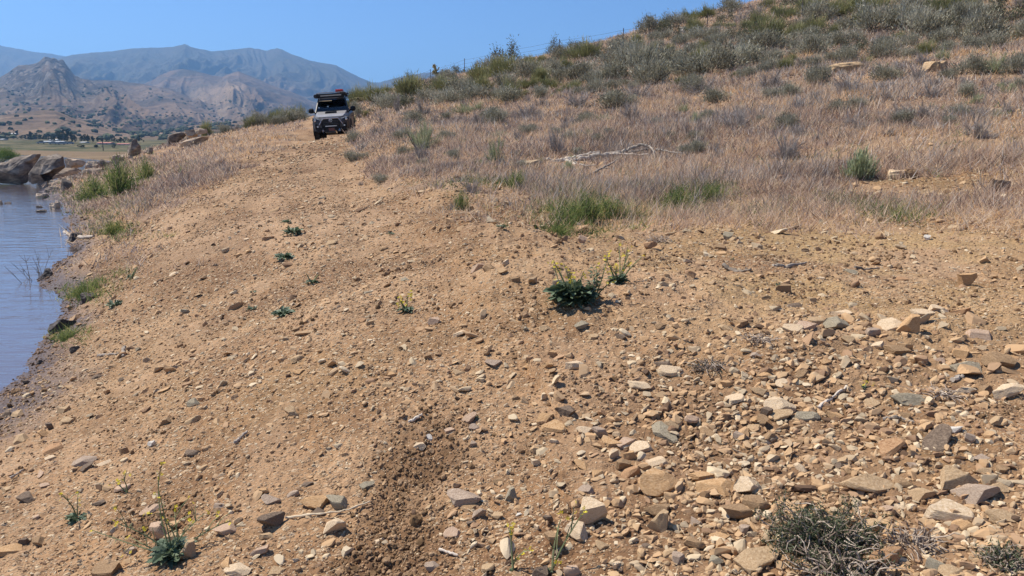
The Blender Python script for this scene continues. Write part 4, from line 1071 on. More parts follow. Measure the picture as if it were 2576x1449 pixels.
def dens_green(x, y, u, v, gr, gl, r):
    n = fbm(x * 1.2, y * 1.2, 3, 111)
    P = [(1480,545,110,48,1.1),(1430,580,60,25,.9),(1700,512,85,28,.9),(1790,480,45,30,.6),(1600,500,120,25,.4),(1290,492,50,20,.8),(1200,510,90,18,.3),(2060,510,90,16,.5),(1940,545,60,14,.3),(2250,540,90,22,.3),(1330,505,40,16,.5),(1400,620,40,16,.5),(1500,450,60,18,.2),
         (300,475,55,38,1.1),(230,490,60,28,.6),(370,440,50,32,.5),(250,540,60,14,.5),(290,580,45,16,.7),(370,590,60,14,.3),(210,735,50,20,.7),(170,850,45,18,.8),(120,905,0,0,0),(325,690,14,16,.4),(240,720,40,18,.4),(100,635,1,1,0),(480,420,50,14,.2),(2480,1290,60,22,.4),(2540,1395,50,40,.4)]
    d = 0
    for a, b, c, e, w_ in P:
        if c > 1: d = np.maximum(d, w_ * gauss(u, v, a, b, c, e))
    return d * sst(-.5, .15, n) * .8 + .012 * gr
grassfield('green_weeds', 'green_grass', int(330000 * QUAL), dens_green, 2.2, 60, 8, .17, .007, lambda x, y, u, v: .38 + .3 * fbm(x * 1.5, y * 1.5, 3, 113) + .35 * gauss(u, v, 1560, 510, 60, 30) + .15 * (u < 500), 'low green weeds in patches along the slope and lake edge', 1, .7, 0, .8)
# loose straw and dead stems lying on the soil
n = 15000; t = vr.uniform(0, 1, n); r = 2.0 * (15 / 2.0) ** t; a = np.radians(vr.uniform(-32, 36, n)); x = r * np.sin(a); y = r * np.cos(a)
hb = hbase(x, y); u, v = proj(x, y, hb)
k = (hb > WATER + .1) & (vr.uniform(size=n) < .05 + .55 * sst(.1, .45, fbm(x * 1.7, y * 1.7, 3, 161)) * (.25 + .75 * sst(900, 1700, u)))
x, y, r = x[k], y[k], r[k]; n = len(x); th = vr.uniform(0, 6.28, n); L = np.exp(vr.normal(-2.9, .5, n)) * (1 + r * .03)
x2 = x + np.cos(th) * L; y2 = y + np.sin(th) * L
P1 = np.stack([x, y, height(x, y) + .012], 1); P2 = np.stack([x2, y2, height(x2, y2) + .012], 1)
g = Acc(); blades(g, P1, unit(P2 - P1), L, np.maximum(.0022, r * .0005), np.clip(vr.normal(.5, .3, n), 0, 1), .12, vr, 2)
o = g.obj('loose_straw', M['straw']); tag(o, 'thin dry straws and stems littering the stony slope', 'straw', kind='stuff')
# ------------------------------------------------------------------ shrubs
def shrub_mesh(kind, seed):
    r = np.random.default_rng(seed)
    lf, st = Acc(), Acc()
    # unit shrub: radius about 1, height about 1
    nc = int(r.integers(15, 24))
    th = r.uniform(0, 2 * math.pi, nc); el = np.arcsin(r.uniform(.05, 1, nc))
    rad = r.uniform(.5, .95, nc)
    C = np.stack([np.cos(th) * np.cos(el) * rad, np.sin(th) * np.cos(el) * rad, np.sin(el) * rad * r.uniform(.75, 1.1, nc)], 1)
    C[:, 2] = np.maximum(C[:, 2], .1)
    for c in C:
        b = np.array([c[0] * .12, c[1] * .12, -.03]); mid = b * .4 + c * .6 + np.array([0, 0, -.10]) + r.normal(size=3) * .04
        tube(st, [b, b * .65 + mid * .35, mid, c], [.028, .02, .014, .006], 4, r.uniform(.1, .8), False)
    if kind == 'sage':
        n = 2000; ci = r.integers(0, nc, n); B = C[ci] + r.normal(size=(n, 3)) * np.array([.19, .19, .15]); B[:, 2] = np.abs(B[:, 2])
        D = unit(B * np.array([1, 1, .6]) + np.array([0, 0, .55]) + r.normal(size=(n, 3)) * .35)
        blades(lf, B, D, r.uniform(.07, .17, n), r.uniform(.028, .06, n), np.clip(.25 + .45 * B[:, 2] * 0 + r.normal(size=n) * .18 + .12 * (ci % 3), 0, 1), .5, r)
        n = 380; D = unit(np.stack([r.normal(size=n) * .55, r.normal(size=n) * .55, np.ones(n)], 1)); B = np.stack([r.normal(size=n) * .35, r.normal(size=n) * .35, r.uniform(.2, .7, n)], 1)
        blades(lf, B, D, r.uniform(.25, .5, n), .012, np.clip(r.normal(size=n) * .2 + .75, 0, 1), .25, r)
    elif kind == 'rabbit':
        n = 2100; ci = r.integers(0, nc, n); B0 = C[ci] * r.uniform(.2, .95, n)[:, None]
        B = B0 + r.normal(size=(n, 3)) * .12; B[:, 2] = np.abs(B[:, 2])
        D = unit(B * np.array([1, 1, .3]) + np.array([0, 0, .9]) + r.normal(size=(n, 3)) * .2)
        blades(lf, B, D, r.uniform(.14, .36, n), r.uniform(.014, .03, n), np.clip(.15 + .55 * r.uniform(size=n) + .3 * (B[:, 2] > .5), 0, 1), .3, r)
    elif kind == 'dark':
        n = 2000; ci = r.integers(0, nc, n); B = C[ci] * .95 + r.normal(size=(n, 3)) * .15; B[:, 2] = np.abs(B[:, 2])
        D = unit(B + r.normal(size=(n, 3)) * .6)
        blades(lf, B, D, r.uniform(.05, .12, n), r.uniform(.025, .05, n), np.clip(r.normal(size=n) * .2 + .45, 0, 1), .5, r)
    elif kind in ('dead', 'airy'):
        n = 900; ci = r.integers(0, nc, n); B0 = C[ci] * r.uniform(.1, .9, n)[:, None]; B = B0; B[:, 2] = np.abs(B[:, 2])
        D = unit(C[ci] * np.array([1, 1, .5]) + np.array([0, 0, .4]) + r.normal(size=(n, 3)) * .4)
        blades(lf, B, D, r.uniform(.2, .5, n), r.uniform(.009, .016, n), np.clip(r.normal(size=n) * .25 + .5, 0, 1), .3, r)
    elif kind == 'lush':
        n = 2600; ci = r.integers(0, nc, n); B0 = C[ci] * r.uniform(.1, .95, n)[:, None]; B = B0 + r.normal(size=(n, 3)) * .10; B[:, 2] = np.abs(B[:, 2])
        D = unit(B * np.array([.9, .9, .3]) + np.array([0, 0, .5]) + r.normal(size=(n, 3)) * .55)
        blades(lf, B, D, r.uniform(.06, .19, n), r.uniform(.016, .04, n), np.clip(r.normal(size=n) * .24 + .42, 0, 1), .5, r)
        n = 120; D = unit(np.stack([r.normal(size=n) * .6, r.normal(size=n) * .6, np.ones(n)], 1)); B = np.stack([r.normal(size=n) * .4, r.normal(size=n) * .4, r.uniform(.1, .5, n)], 1)
        blades(lf, B, D, r.uniform(.4, .8, n), .018, .9, .25, r)
    elif kind == 'pale':
        n = 1500; ci = r.integers(0, nc, n); B0 = C[ci] * r.uniform(.15, .85, n)[:, None]; B = B0 + r.normal(size=(n, 3)) * .08; B[:, 2] = np.abs(B[:, 2])
        D = unit(B * np.array([.7, .7, .2]) + np.array([0, 0, 1.]) + r.normal(size=(n, 3)) * .22)
        blades(lf, B, D, r.uniform(.12, .28, n), r.uniform(.02, .04, n), np.clip(r.normal(size=n) * .2 + .5, 0, 1), .3, r, 2)
    mm = {'sage': 'sage', 'rabbit': 'rabbit', 'dark': 'darkleaf', 'dead': 'dead', 'pale': 'paleleaf', 'lush': 'green_grass', 'airy': 'paleleaf'}[kind]
    a = lf.mesh('foliage'); a.materials.append(M[mm]); b = st.mesh('stem'); b.materials.append(M['dead' if kind == 'dead' else 'twig'])
    return a, b
SH = {k: [shrub_mesh(k, 400 + 10 * i + j) for j in range(4 if k in ('sage', 'rabbit') else 2)] for i, k in enumerate(('sage', 'rabbit', 'dark', 'dead', 'pale', 'lush', 'airy'))}
SNAME = {'sage': ('sagebrush', 'grey sagebrush'), 'rabbit': ('green_shrub', 'yellow-green shrub'), 'dark': ('dark_shrub', 'dark rounded shrub'), 'dead': ('dead_shrub', 'bare grey shrub'), 'pale': ('pale_shrub', 'pale green upright shrub'), 'lush': ('green_weed', 'bright green bushy weed'), 'airy': ('airy_weed', 'airy pale green bush')}
LM = [('the topmost fence post', 2021, 30), ('the second fence post', 1780, 70), ('the third fence post', 1568, 100), ('the fourth fence post', 1407, 125), ('the tall dark bush', 1264, 150),
      ('the standing cholla', 1105, 190), ('the low cholla', 1225, 220), ('the car', 840, 290), ('the high white rock', 1718, 75), ('the pale log on the slope', 1535, 130), ('the white boulder', 1170, 240), ('the tan rock outcrop', 2130, 168), ('the layered outcrop', 2365, 170), ('the left ridge outcrop', 470, 340), ('the dead branches', 1520, 420), ('the top right corner', 2540, 20), ('the orange ledge', 2370, 104), ('the lakeside boulders', 100, 430), ('the pale green bush', 2170, 415)]
SHR = []
sr = np.random.default_rng(77)
def shrub(kind, u, v, w_, h_, label=None, d=None):
    """u,v = foot in the picture, w_,h_ = its size there"""
    P = hit(u, v) if d is None else None
    k_ = 0
    while d is None and (P is None or P.y > 100) and k_ < 14:
        v += 3; h_ += 1.5; k_ += 1; P = hit(u, v)
    if d is not None:
        X, Z = ray(u, v); P = Vector((X * d, d, gz(X * d, d)))
    if P is None: return
    s = P.y / F
    W = w_ * s / 2; H = h_ * s
    fo, st = SH[kind][int(sr.integers(len(SH[kind])))]
    nm, wd = SNAME[kind]
    e = empty(nm, (P.x, P.y + W * .3, gz(P.x, P.y + W * .3) - .02), float(sr.uniform(0, 6.28)))
    e.scale = (W * 1.38, W * 1.25, H * 1.5)
    mobj('foliage', fo, parent=e); mobj('stem', st, parent=e)
    if label: tag(e, label, 'shrub', 'shrubs of the slope')
    SHR.append((e, u, v, w_, kind, label))
    return e
S_ = [ # shrubs one can pick out in the photograph
 ('dark',1282,168,70,42,'tall dark green bush on the skyline beside a fence post'),('rabbit',1272,196,92,44,None),('rabbit',1215,208,95,36,None),('sage',1248,183,70,30,None),('dark',1200,178,38,14,'small dark rounded bush on the skyline left of the tall dark bush'),('dark',1150,181,44,14,'low dark bush on the skyline right of the standing cholla'),
 ('rabbit',1030,248,105,42,None),('rabbit',945,258,70,32,None),('rabbit',905,262,52,34,None),('sage',965,282,75,32,None),('sage',1010,276,60,26,None),('dark',1033,273,42,26,'small dark bush low on the slope right of the car'),('sage',1080,262,55,25,None),('rabbit',1120,236,80,34,None),('sage',1125,268,62,30,None),('dead',998,292,26,46,None),
 ('rabbit',895,244,44,22,None),('sage',1165,238,75,30,None),('rabbit',1208,232,62,32,None),('sage',1195,254,70,30,None),('rabbit',1285,250,75,42,None),('sage',1270,262,75,30,None),('sage',1330,198,80,32,None),('rabbit',1360,208,62,28,None),('rabbit',1387,222,56,26,None),('sage',1420,205,70,28,None),('rabbit',1330,222,50,24,None),
 ('sage',1460,142,52,26,None),('dark',1428,140,36,24,'small dark round bush near the fourth fence post from the right'),('dark',1392,128,40,24,'dark bush on the skyline left of the fourth fence post from the right'),('rabbit',1475,150,90,36,None),('dark',1505,155,36,20,'small dark bush right of the fourth fence post, below the wire'),('sage',1570,148,72,34,None),('sage',1610,195,105,62,'large grey sagebrush in the middle of the slope'),('sage',1565,175,82,36,None),('rabbit',1560,172,52,26,None),
 ('sage',1480,198,74,32,None),('sage',1500,215,70,30,None),('sage',1545,205,62,30,None),('sage',1640,216,90,48,None),('rabbit',1660,200,52,30,None),('sage',1690,180,80,38,None),('sage',1720,186,60,30,None),('rabbit',1765,172,64,40,'bright green shrub behind the grey sagebrush clump in mid slope'),('sage',1795,188,112,50,'wide grey sagebrush clump at mid height right of centre'),('sage',1745,190,60,32,None),
 ('sage',1875,168,84,42,None),('rabbit',1935,112,100,52,'large yellow-green shrub on the upper slope right of the white rock'),('dark',1895,100,60,34,'dark domed shrub beside the large yellow-green shrub'),('sage',1930,130,92,36,None),('sage',2040,145,74,40,None),('dark',2072,115,80,34,'dark shrub with a bright green crown in the upper middle right'),('sage',2110,120,52,30,None),('dark',2140,135,56,24,'dark low shrub above the tan rock outcrop'),('sage',2230,145,62,34,None),('sage',2225,132,50,24,None),('sage',2290,125,46,26,None),
 ('sage',2210,82,86,50,None),('sage',2320,98,98,56,'large dark grey sagebrush with upright twigs on the upper right'),('rabbit',2160,70,60,36,None),('sage',2280,72,72,46,None),('dark',2395,85,50,34,'dark leafy shrub left of the large corner shrub'),('sage',2470,105,84,52,None),('dark',2530,60,88,44,'large dark shrub at the top right corner'),('sage',2410,68,58,42,None),('rabbit',2390,32,96,36,None),('rabbit',2120,42,90,34,None),('rabbit',1985,50,70,34,None),('sage',2060,58,72,36,None),('rabbit',2200,25,110,36,None),('rabbit',2050,28,90,32,None),('sage',2500,130,66,32,None),('sage',2440,60,60,40,None),
 ('rabbit',745,285,44,24,'yellow-green shrub at the right end of the left ridge'),('rabbit',716,291,52,22,None),('rabbit',690,296,44,18,None),('sage',660,300,42,16,None),('rabbit',630,305,34,14,None),('sage',735,300,54,20,None),('rabbit',518,318,38,18,'green shrub behind the left ridge outcrop'),('sage',640,312,50,16,None),('dead',590,318,36,14,None),('sage',560,322,30,12,None),('sage',700,308,40,16,None),
 ('dead',1065,300,56,40,None),('sage',1245,312,44,30,None),('dead',1205,318,52,36,None),('dead',1400,395,54,62,'grey dead shrub standing behind the left end of the dead branches'),('dead',1055,430,60,42,'dark twiggy dead shrub at the foot of the grass by the track'),('dead',1590,305,84,42,None),('sage',1240,305,60,26,None),('dead',1850,325,100,46,'wide bare grey shrub with long twigs in the dry grass'),('dead',2000,330,0,0,None),
 ('dead',2145,235,110,50,'grey twiggy shrub above the middle right grass'),('sage',2060,215,60,36,None),('dead',1940,225,90,44,None),('dead',1980,405,90,60,'dark dead shrub with green shoots on the right grass'),('pale',2168,455,92,62,'pale green upright bush at the lower edge of the right grass'),('airy',2505,185,70,46,None),('dead',2330,290,90,40,None),('sage',2000,195,0,0,None),('sage',1745,232,56,34,None),('dead',2465,350,80,50,None),('dead',1145,560,36,28,None),('sage',1800,260,60,26,None),('dead',1460,272,90,40,None),('dead',1610,250,90,36,None),('dead',1770,232,90,32,None),('sage',1550,275,80,34,None),('airy',1170,290,60,26,None),('dead',1330,300,84,34,None),
 ('pale',1430,440,36,22,None),('dead',2020,280,70,40,None),
 ('lush',302,494,92,70,'tall bright green weed bush on the bank left of the track'),('lush',232,505,70,46,'yellow-green weed clump on the bank beside the boulders'),('lush',365,462,50,50,'wispy green weed right of the tall green one on the lake bank'),('lush',285,592,60,26,'low green weed above the driftwood'),('lush',205,752,60,30,'green weed tuft on the lake edge behind the black mud lump'),('lush',165,862,44,18,'small green tuft on the shore below the mud lump'),
 ('lush',1475,586,84,56,'darkest and tallest plant of the green weed patch'),('lush',1420,600,70,36,'greyish low part plant at the left of the green weed patch'),('lush',1535,570,90,42,'yellow-green plant at the right of the green weed patch'),('lush',1300,515,50,38,'small upright green weed left of the green weed patch'),('lush',1705,538,90,46,'wide dark green weed right of the green weed patch'),('lush',1795,505,60,34,'slanting green weed at the edge of the dry grass'),('lush',1762,548,34,16,'tiny green weed below the wide dark green one'),('lush',1405,628,50,18,'low green tuft in front of the green weed patch'),('lush',1160,572,44,44,'thin green and grey weed at the foot of the bank'),
 ('dead',1190,530,60,34,None),('airy',1250,440,60,66,'tall pale weed with yellowish tops left of the dead branches'),('airy',1065,400,80,76,'loose yellowish green bush near the grass edge right of the track'),('sage',1560,410,0,0,None)]
for s_ in S_:
    if s_[3] > 2: shrub(*s_)
# the rest of the scrub: dense near the top of the slope, thin lower down
tries = 0
while len(SHR) < 440 and tries < 16000:
    tries += 1
    u = sr.uniform(880, 2600)
    top = np.interp(u, [880, 1000, 1100, 1270, 1407, 1570, 1700, 1850, 2600], [262, 228, 205, 165, 140, 112, 55, 25, -60])
    low = np.interp(u, [880, 1200, 1700, 2100, 2600], [300, 265, 225, 170, 110])
    v = sr.uniform(top + 3, low + (190 if sr.uniform() < .16 else 0))
    if sr.uniform() < .25: v = top + sr.uniform(0, 12)
    if 885 > u and v > 255: continue
    sc_ = np.interp(v, [0, 150, 300, 450], [62, 56, 50, 44]) * sr.uniform(.55, 1.15) * np.interp(u, [900, 1400, 2500], [.8, .9, 1.1])
    if any(((a[1] - u) / (a[3] + sc_)) ** 2 + ((a[2] - v) / (a[3] + sc_)) ** 2 * 5.5 < .17 for a in SHR): continue
    kind = sr.choice(['sage', 'rabbit', 'dark', 'dead'], p=[.40, .38, .12, .10]) if v < low else sr.choice(['sage', 'dead', 'airy'], p=[.25, .65, .1])
    shrub(str(kind), u, v, sc_, sc_ * sr.uniform(.42, .62))
def wh2(u, v):
    best = min(LM, key=lambda a: math.hypot(u - a[1], (v - a[2]) * 1.5))
    nm, a, b = best; du, dv = u - a, v - b
    if abs(du) > abs(dv) * 2: s = 'left of' if du < 0 else 'right of'
    elif abs(dv) > abs(du) * 1.2: s = 'upslope of' if dv < 0 else 'downslope of'
    else: s = ('up-left of' if du < 0 else 'up-right of') if dv < 0 else ('down-left of' if du < 0 else 'down-right of')
    return s + ' ' + nm
SL = {}
for e, u, v, w_, kind, lab in SHR:
    if lab: continue
    size = 'large ' if w_ > 72 else ('small ' if w_ < 42 else '')
    l = size + SNAME[kind][1] + ' ' + wh2(u, v)
    SL.setdefault(l, []).append((u, e))
for l, L in SL.items():
    L.sort(key=lambda a: a[0])
    if len(L) == 1: tag(L[0][1], l, 'shrub', 'shrubs of the slope')
    elif len(L) <= 12:
        for (u, e), nm in zip(L, ['left one', 'right one'] if len(L) == 2 else ORD): tag(e, nm + ' of the ' + l.replace('shrub', 'shrubs').replace('sagebrush', 'sagebrushes'), 'shrub', 'shrubs of the slope')
    else:
        for u, e in L: tag(e, l, 'shrub', 'lookalikes: ' + l)
# ------------------------------------------------------------------ chollas
def cholla(u, v, w_, h_, label, seed, d=None, arms=20):
    r = np.random.default_rng(seed)
    if d is None: P = hit(u, v)
    else:
        X, Z = ray(u, v); P = Vector((X * d, d, gz(X * d, d)))
    s = P.y / F; W = w_ * s / 2; H = h_ * s
    e = empty('cholla_cactus', P, 0, label, 'cactus', 'cholla cacti of the hillside')
    j = Acc(); sp = Acc()
    def arm(p, dr, L, rad, lev):
        q = p + dr * L
        tube(j, [p, p + dr * L * .15, p + dr * L * .85, q], [rad * .6, rad, rad, rad * .5], 7, r.uniform(.1, .9))
        n = 40; t = r.uniform(0, 1, n)[:, None]; D = unit(r.normal(size=(n, 3)))
        blades(sp, p + (q - p) * t + D * rad * .8, D, H * .035, H * .010, .9, .1, r)
        if lev < 3:
            for k in range(int(r.integers(2, 4)) if lev else 5):
                nd = unit(dr * .35 + r.normal(size=3) * np.array([.9, .5, .5]) + np.array([0, 0, .45])); 
                arm(p + dr * L * r.uniform(.55, 1), nd, L * r.uniform(.65, .95), rad * .85, lev + 1)
    arm(np.zeros(3), np.array([0, 0, 1.]), H * .34, H * .045, 0)
    V = np.concatenate(j.v); zz = V[:, 2].max(); xx = np.percentile(np.abs(V[:, 0]), 98)
    a = j.obj('stem_joints', M['cactus'], e); b = sp.obj('spines', M['straw'], e)
    e.scale = (W / xx, W / xx, H / zz)
cholla(1103, 207, 30, 42, 'tall dark branching cholla cactus standing on the skyline', 61, d=76)
cholla(1225, 233, 32, 26, 'low pale tipped cholla cactus among the shrubs in mid slope', 62)
cholla(912, 250, 62, 20, 'wide low cholla cactus on the skyline right of the car roof', 63, d=60)
cholla(964, 232, 12, 18, 'small dark cholla arm rising above the left end of the shrubs', 64, d=72)
# ------------------------------------------------------------------ leafy weeds with yellow flowers
def weed(u, v, w_, h_, label, seed, stalks=0, sh=0, leaves=40, lsz=None, blue=.0, cat='plant', flowers=True, up=.5, spread=1.0, sdir=None):
    r = np.random.default_rng(seed)
    P = hit(u, v); s = math.hypot(P.y, P.z) / F
    W = w_ * s / 2; H = h_ * s
    e = empty('flowering_weed' if (stalks and flowers) else 'leafy_weed', P, 0, label, cat, 'weeds growing on the bare slope')
    lf, st, fl = Acc(), Acc(), Acc()
    lsz = lsz or W * .72
    for k in range(leaves):
        a = r.uniform(0, 2 * math.pi); rad = W * math.sqrt(r.uniform(0, 1)) * .6
        b = np.array([math.cos(a) * rad * .7, math.sin(a) * rad * .5, r.uniform(0, H * up * (1 - rad / W * .6))])
        dr = unit(np.array([math.cos(a) + r.normal() * .4, math.sin(a) + r.normal() * .4, r.uniform(.1, .9)]))
        sd = unit(np.cross(dr, np.array([0, 0, 1.]) + r.normal(size=3) * .3)); nn = np.cross(sd, dr)
        L = lsz * r.uniform(.5, 1.1); Wd = L * r.uniform(.17, .27)
        n = 7; pts = []; t = np.linspace(0, 1, n)
        cen = b + dr * (t * L)[:, None] + np.array([0, 0, -1.]) * (t ** 2 * L * r.uniform(.1, .45))[:, None]
        prof = np.sin(np.pi * np.clip(t * .95 + .05, 0, 1)) * (1 + .35 * np.where(np.arange(n) % 2, 1, -1)) * Wd
        Lp = cen + sd * prof[:, None] + nn * (prof * .35)[:, None]; Rp = cen - sd * prof[:, None] + nn * (prof * .35)[:, None]
        V = np.concatenate([Lp, cen, Rp]); Fc = []
        for i in range(n - 1):
            Fc += [(i, i + 1, n + i + 1), (i, n + i + 1, n + i), (n + i, n + i + 1, 2 * n + i + 1), (n + i, 2 * n + i + 1, 2 * n + i)]
        lf.add(V, Fc, np.clip(r.normal(.45, .2), 0, 1))
    lf.obj('leaves', M['weed'], e)
    SHh = sh * s
    for k in range(stalks):
        a = r.uniform(0, 2 * math.pi)
        dr = np.array([math.cos(a) * .55 * spread, math.sin(a) * .35 * spread, 1]) if sdir is None else np.array(sdir[k % len(sdir)]) + r.normal(size=3) * .05
        L = SHh * r.uniform(.65, 1.05) if sdir is None else SHh
        p0 = np.array([r.normal() * W * .15, r.normal() * W * .1, 0])
        bd = r.normal(size=3) * .12
        t = np.linspace(0, 1, 7)[:, None]
        pts = p0 + dr * t * L + bd * (t ** 2) * L
        tube(st, pts, np.linspace(.0045, .0018, 7) * max(1, P.y / 4), 4, r.uniform(0, 1))
        tips = [pts[-1]]
        for b_ in range(int(r.integers(1, 4))):
            i = int(r.integers(3, 6)); d2 = unit(dr / np.linalg.norm(dr) + r.normal(size=3) * .5); q = pts[i] + d2 * L * r.uniform(.15, .35)
            tube(st, [pts[i], (pts[i] + q) / 2 + np.array([0, 0, .01]), q], [.0025, .002, .0015], 3, .5); tips.append(q)
        # small leaves up the stalk
        nl = 14; i = r.integers(0, 5, nl); B = pts[i] + (pts[i + 1] - pts[i]) * r.uniform(size=(nl, 1)); D = unit(r.normal(size=(nl, 3)) + np.array([0, 0, .6]))
        blades(lf2 if False else st, B, D, SHh * .07, SHh * .012, .3, .4, r, 2)
        if flowers:
            for q in tips[:2]:
                fl = Acc()
                for m_ in range(int(r.integers(2, 4))):
                    c = q + r.normal(size=3) * .011 * max(1, P.y / 3.6)
                    n = unit(r.normal(size=3) + np.array([0, 0, 1.2])); ax = unit(np.cross(n, r.normal(size=3))); ay = np.cross(n, ax)
                    sz = .0075 * max(1, P.y / 4.5)
                    for h_k in range(4):
                        an = h_k * math.pi / 2; d_ = ax * math.cos(an) + ay * math.sin(an); d2_ = -ax * math.sin(an) + ay * math.cos(an)
                        fl.add([c, c + (d_ + d2_ * .55) * sz + n * .002, c + (d_ - d2_ * .55) * sz + n * .002], [(0, 1, 2)], r.uniform())
                fl.obj('flower_cluster', M['flower'], e)
    if stalks:
        st.obj('stalk', M['weedstem'], e)
        pass
    return e
weed(1440, 828, 140, 66, 'large dark green mustard plant with many yellow flowers on the bare slope', 1, 9, 104, 190, up=.75)
weed(1492, 812, 50, 95, 'upright leafy mustard stem leaning right beside the large mustard plant', 2, 3, 110, 90, None, up=1.0, flowers=True)
weed(1553, 775, 66, 30, 'smaller green mustard plant with yellow flowers right of the large one', 3, 9, 75, 80)
weed(1022, 783, 56, 26, 'small green weed with a few yellow flowers in the middle of the slope', 4, 3, 46, 50)
weed(738, 590, 62, 22, 'yellow-green low weed in the middle of the track', 5, 0, 0, 60)
weed(722, 562, 36, 12, 'small green weed just behind the yellow-green one on the track', 6, 0, 0, 36)
weed(716, 652, 60, 16, 'low dark green weed on the track in front of the yellow-green one', 7, 0, 0, 60)
weed(785, 717, 44, 18, 'greyish green weed right of the flat rosette', 8, 2, 24, 40, flowers=False)
weed(714, 794, 74, 18, 'wide flat dark green rosette weed left of centre', 9, 0, 0, 80)
weed(634, 780, 32, 14, 'small bushy green weed left of the wide flat rosette', 10, 0, 0, 44)
weed(290, 770, 56, 16, 'low green rosette weed near the lake edge', 11, 0, 0, 60)
weed(637, 735, 24, 10, 'tiny sparse weed behind the small bushy weed', 12, 0, 0, 18)
weed(1260, 645, 38, 14, 'small bright green tuft in front of the green weed patch', 13, 0, 0, 44)
weed(981, 590, 26, 9, 'tiny dark green weed at the right side of the track', 14, 0, 0, 26)
weed(330, 702, 26, 26, 'small grey-green weed above the lake edge rosette', 15, 2, 30, 24, flowers=False)
weed(195, 1305, 64, 16, 'small flat green weed with one yellow flower stalk near the left edge', 16, 2, 90, 34, sdir=[(-.12, .0, 1.0), (.02, .1, .4)], lsz=.055)
weed(435, 1405, 150, 60, 'mustard plant with long stalks of yellow flowers at the bottom left', 17, 9, 190, 150, up=.5, sdir=[(-.12, .1, .75), (-.62, .0, .62), (-.95, 0, .25), (-.7, .1, .12), (-.05, .1, .9), (.3, .1, .55), (-.35, .1, .95), (.05, 0, .5), (.42, .2, .62)], lsz=.075)
weed(1385, 1440, 30, 12, 'tall thin weed with yellow blooms leaning at the bottom centre', 18, 2, 175, 14, sdir=[(.04, .1, 1), (.3, .1, .9)])
weed(1292, 1446, 24, 12, 'short thin yellow-flowered weed at the bottom edge left of the tall one', 19, 2, 120, 10, sdir=[(.0, .1, 1), (-.05, 0, .35)])
weed(320, 1240, 10, 8, 'single thin stalk with a yellow bloom behind the bottom left mustard plant', 20, 2, 72, 6, sdir=[(-.02, .1, .9), (-.4, .1, .4)])
weed(2170, 985, 24, 14, 'tiny weed with one yellow bloom among the rubble on the right', 21, 1, 18, 14)
weed(1840, 1200 - 503, 18, 12, 'tiny bright green seedling above the thin sticks', 22, 0, 0, 18)
weed(1955, 750, 28, 14, 'tiny grey seedling behind the brown block on the right slope', 23, 0, 0, 22)
weed(1198, 1060, 26, 8, 'tiny green tuft of leaves left of the rubble', 24, 0, 0, 16)
# ------------------------------------------------------------------ tangled grey bush and dead plants at the lower right
def tangle(u, v, w_, h_, label, seed, n=130, leaf=900, name='tangled_bush'):
    r = np.random.default_rng(seed)
    P = hit(u, v); s = math.hypot(P.y, P.z) / F; W = w_ * s / 2; H = h_ * s
    e = empty(name, P, 0, label, 'bush', 'dead and dry plants'); st, lf = Acc(), Acc()
    tips = []
    for k in range(n):
        a = r.uniform(0, 2 * math.pi); q = r.uniform(0, .45)
        p = np.array([math.cos(a) * W * q, math.sin(a) * W * q * .7, 0.0]); d = unit(np.array([math.cos(a), math.sin(a) * .7, r.uniform(.2, 1.3)]))
        pts = [p]; L = W * r.uniform(.5, 1.1); m = 8
        for i in range(m):
            d = unit(d + r.normal(size=3) * .38 + np.array([0, 0, -.10 * i / m])); p = p + d * L / m
            p[2] = min(max(p[2], .004), H * 1.1); pts.append(p.copy()); tips.append(p.copy())
        tube(st, pts, np.linspace(r.uniform(.002, .0065), .001, m + 1), 4, r.uniform(.2, 1), False)
    tips = np.array(tips)
    if leaf:
        i = r.integers(0, len(tips), leaf); B = tips[i] + r.normal(size=(leaf, 3)) * .006
        blades(lf, B, unit(r.normal(size=(leaf, 3)) + np.array([0, 0, .5])), r.uniform(.008, .022, leaf), .005, np.clip(r.normal(.4, .25, leaf), 0, 1), .4, r)
        lf.obj('foliage', M['weed_grey'], e)
    st.obj('twigs', M['dead_brown'], e)
    return e
M['weed_grey'] = tintmat('grey_green_leaves', [(0, (.025,.035,.018)), (.5, (.075,.09,.045)), (1, (.19,.20,.12))], trans=.15)
M['dead_brown'] = tintmat('brown_grey_twigs', [(0, (.13,.09,.065)), (.5, (.28,.21,.155)), (1, (.44,.36,.28))])
tangle(2065, 1370, 290, 140, 'tangled bush of grey twigs and small dark leaves at the lower right', 31, 230, 9500)
tangle(2120, 1440, 260, 60, 'low mat of dry twigs and leaves along the bottom right edge', 32, 130, 1200)
tangle(2525, 1420, 120, 60, 'dry tan grass and weed clump in the bottom right corner', 33, 150, 1200, 'dry_weed_clump')
tangle(2300, 1380, 170, 44, 'flattened dead grass behind the rusty blocky stone', 34, 110, 0, 'dry_weed_clump')
tangle(1900, 905, 120, 14, 'scatter of fine dead stems across the rubble heap', 35, 46, 0, 'dry_twigs')
tangle(1790, 955, 130, 16, 'dark charred twigs lying in the rubble on the right', 36, 60, 160, 'dry_twigs')
tangle(195, 632, 50, 16, 'rusty brown dry tuft at the lake edge', 37, 120, 0, 'dry_tuft')
tangle(2380, 1000, 170, 12, 'thin dry straws lying over the stones on the right', 38, 40, 0, 'dry_twigs')
tangle(1650, 660, 90, 12, 'wispy dead stems on the slope below the green weeds', 39, 44, 0, 'dry_twigs')
tangle(1560, 350, 0.1, .1, None, 40, 1, 0) if False else None
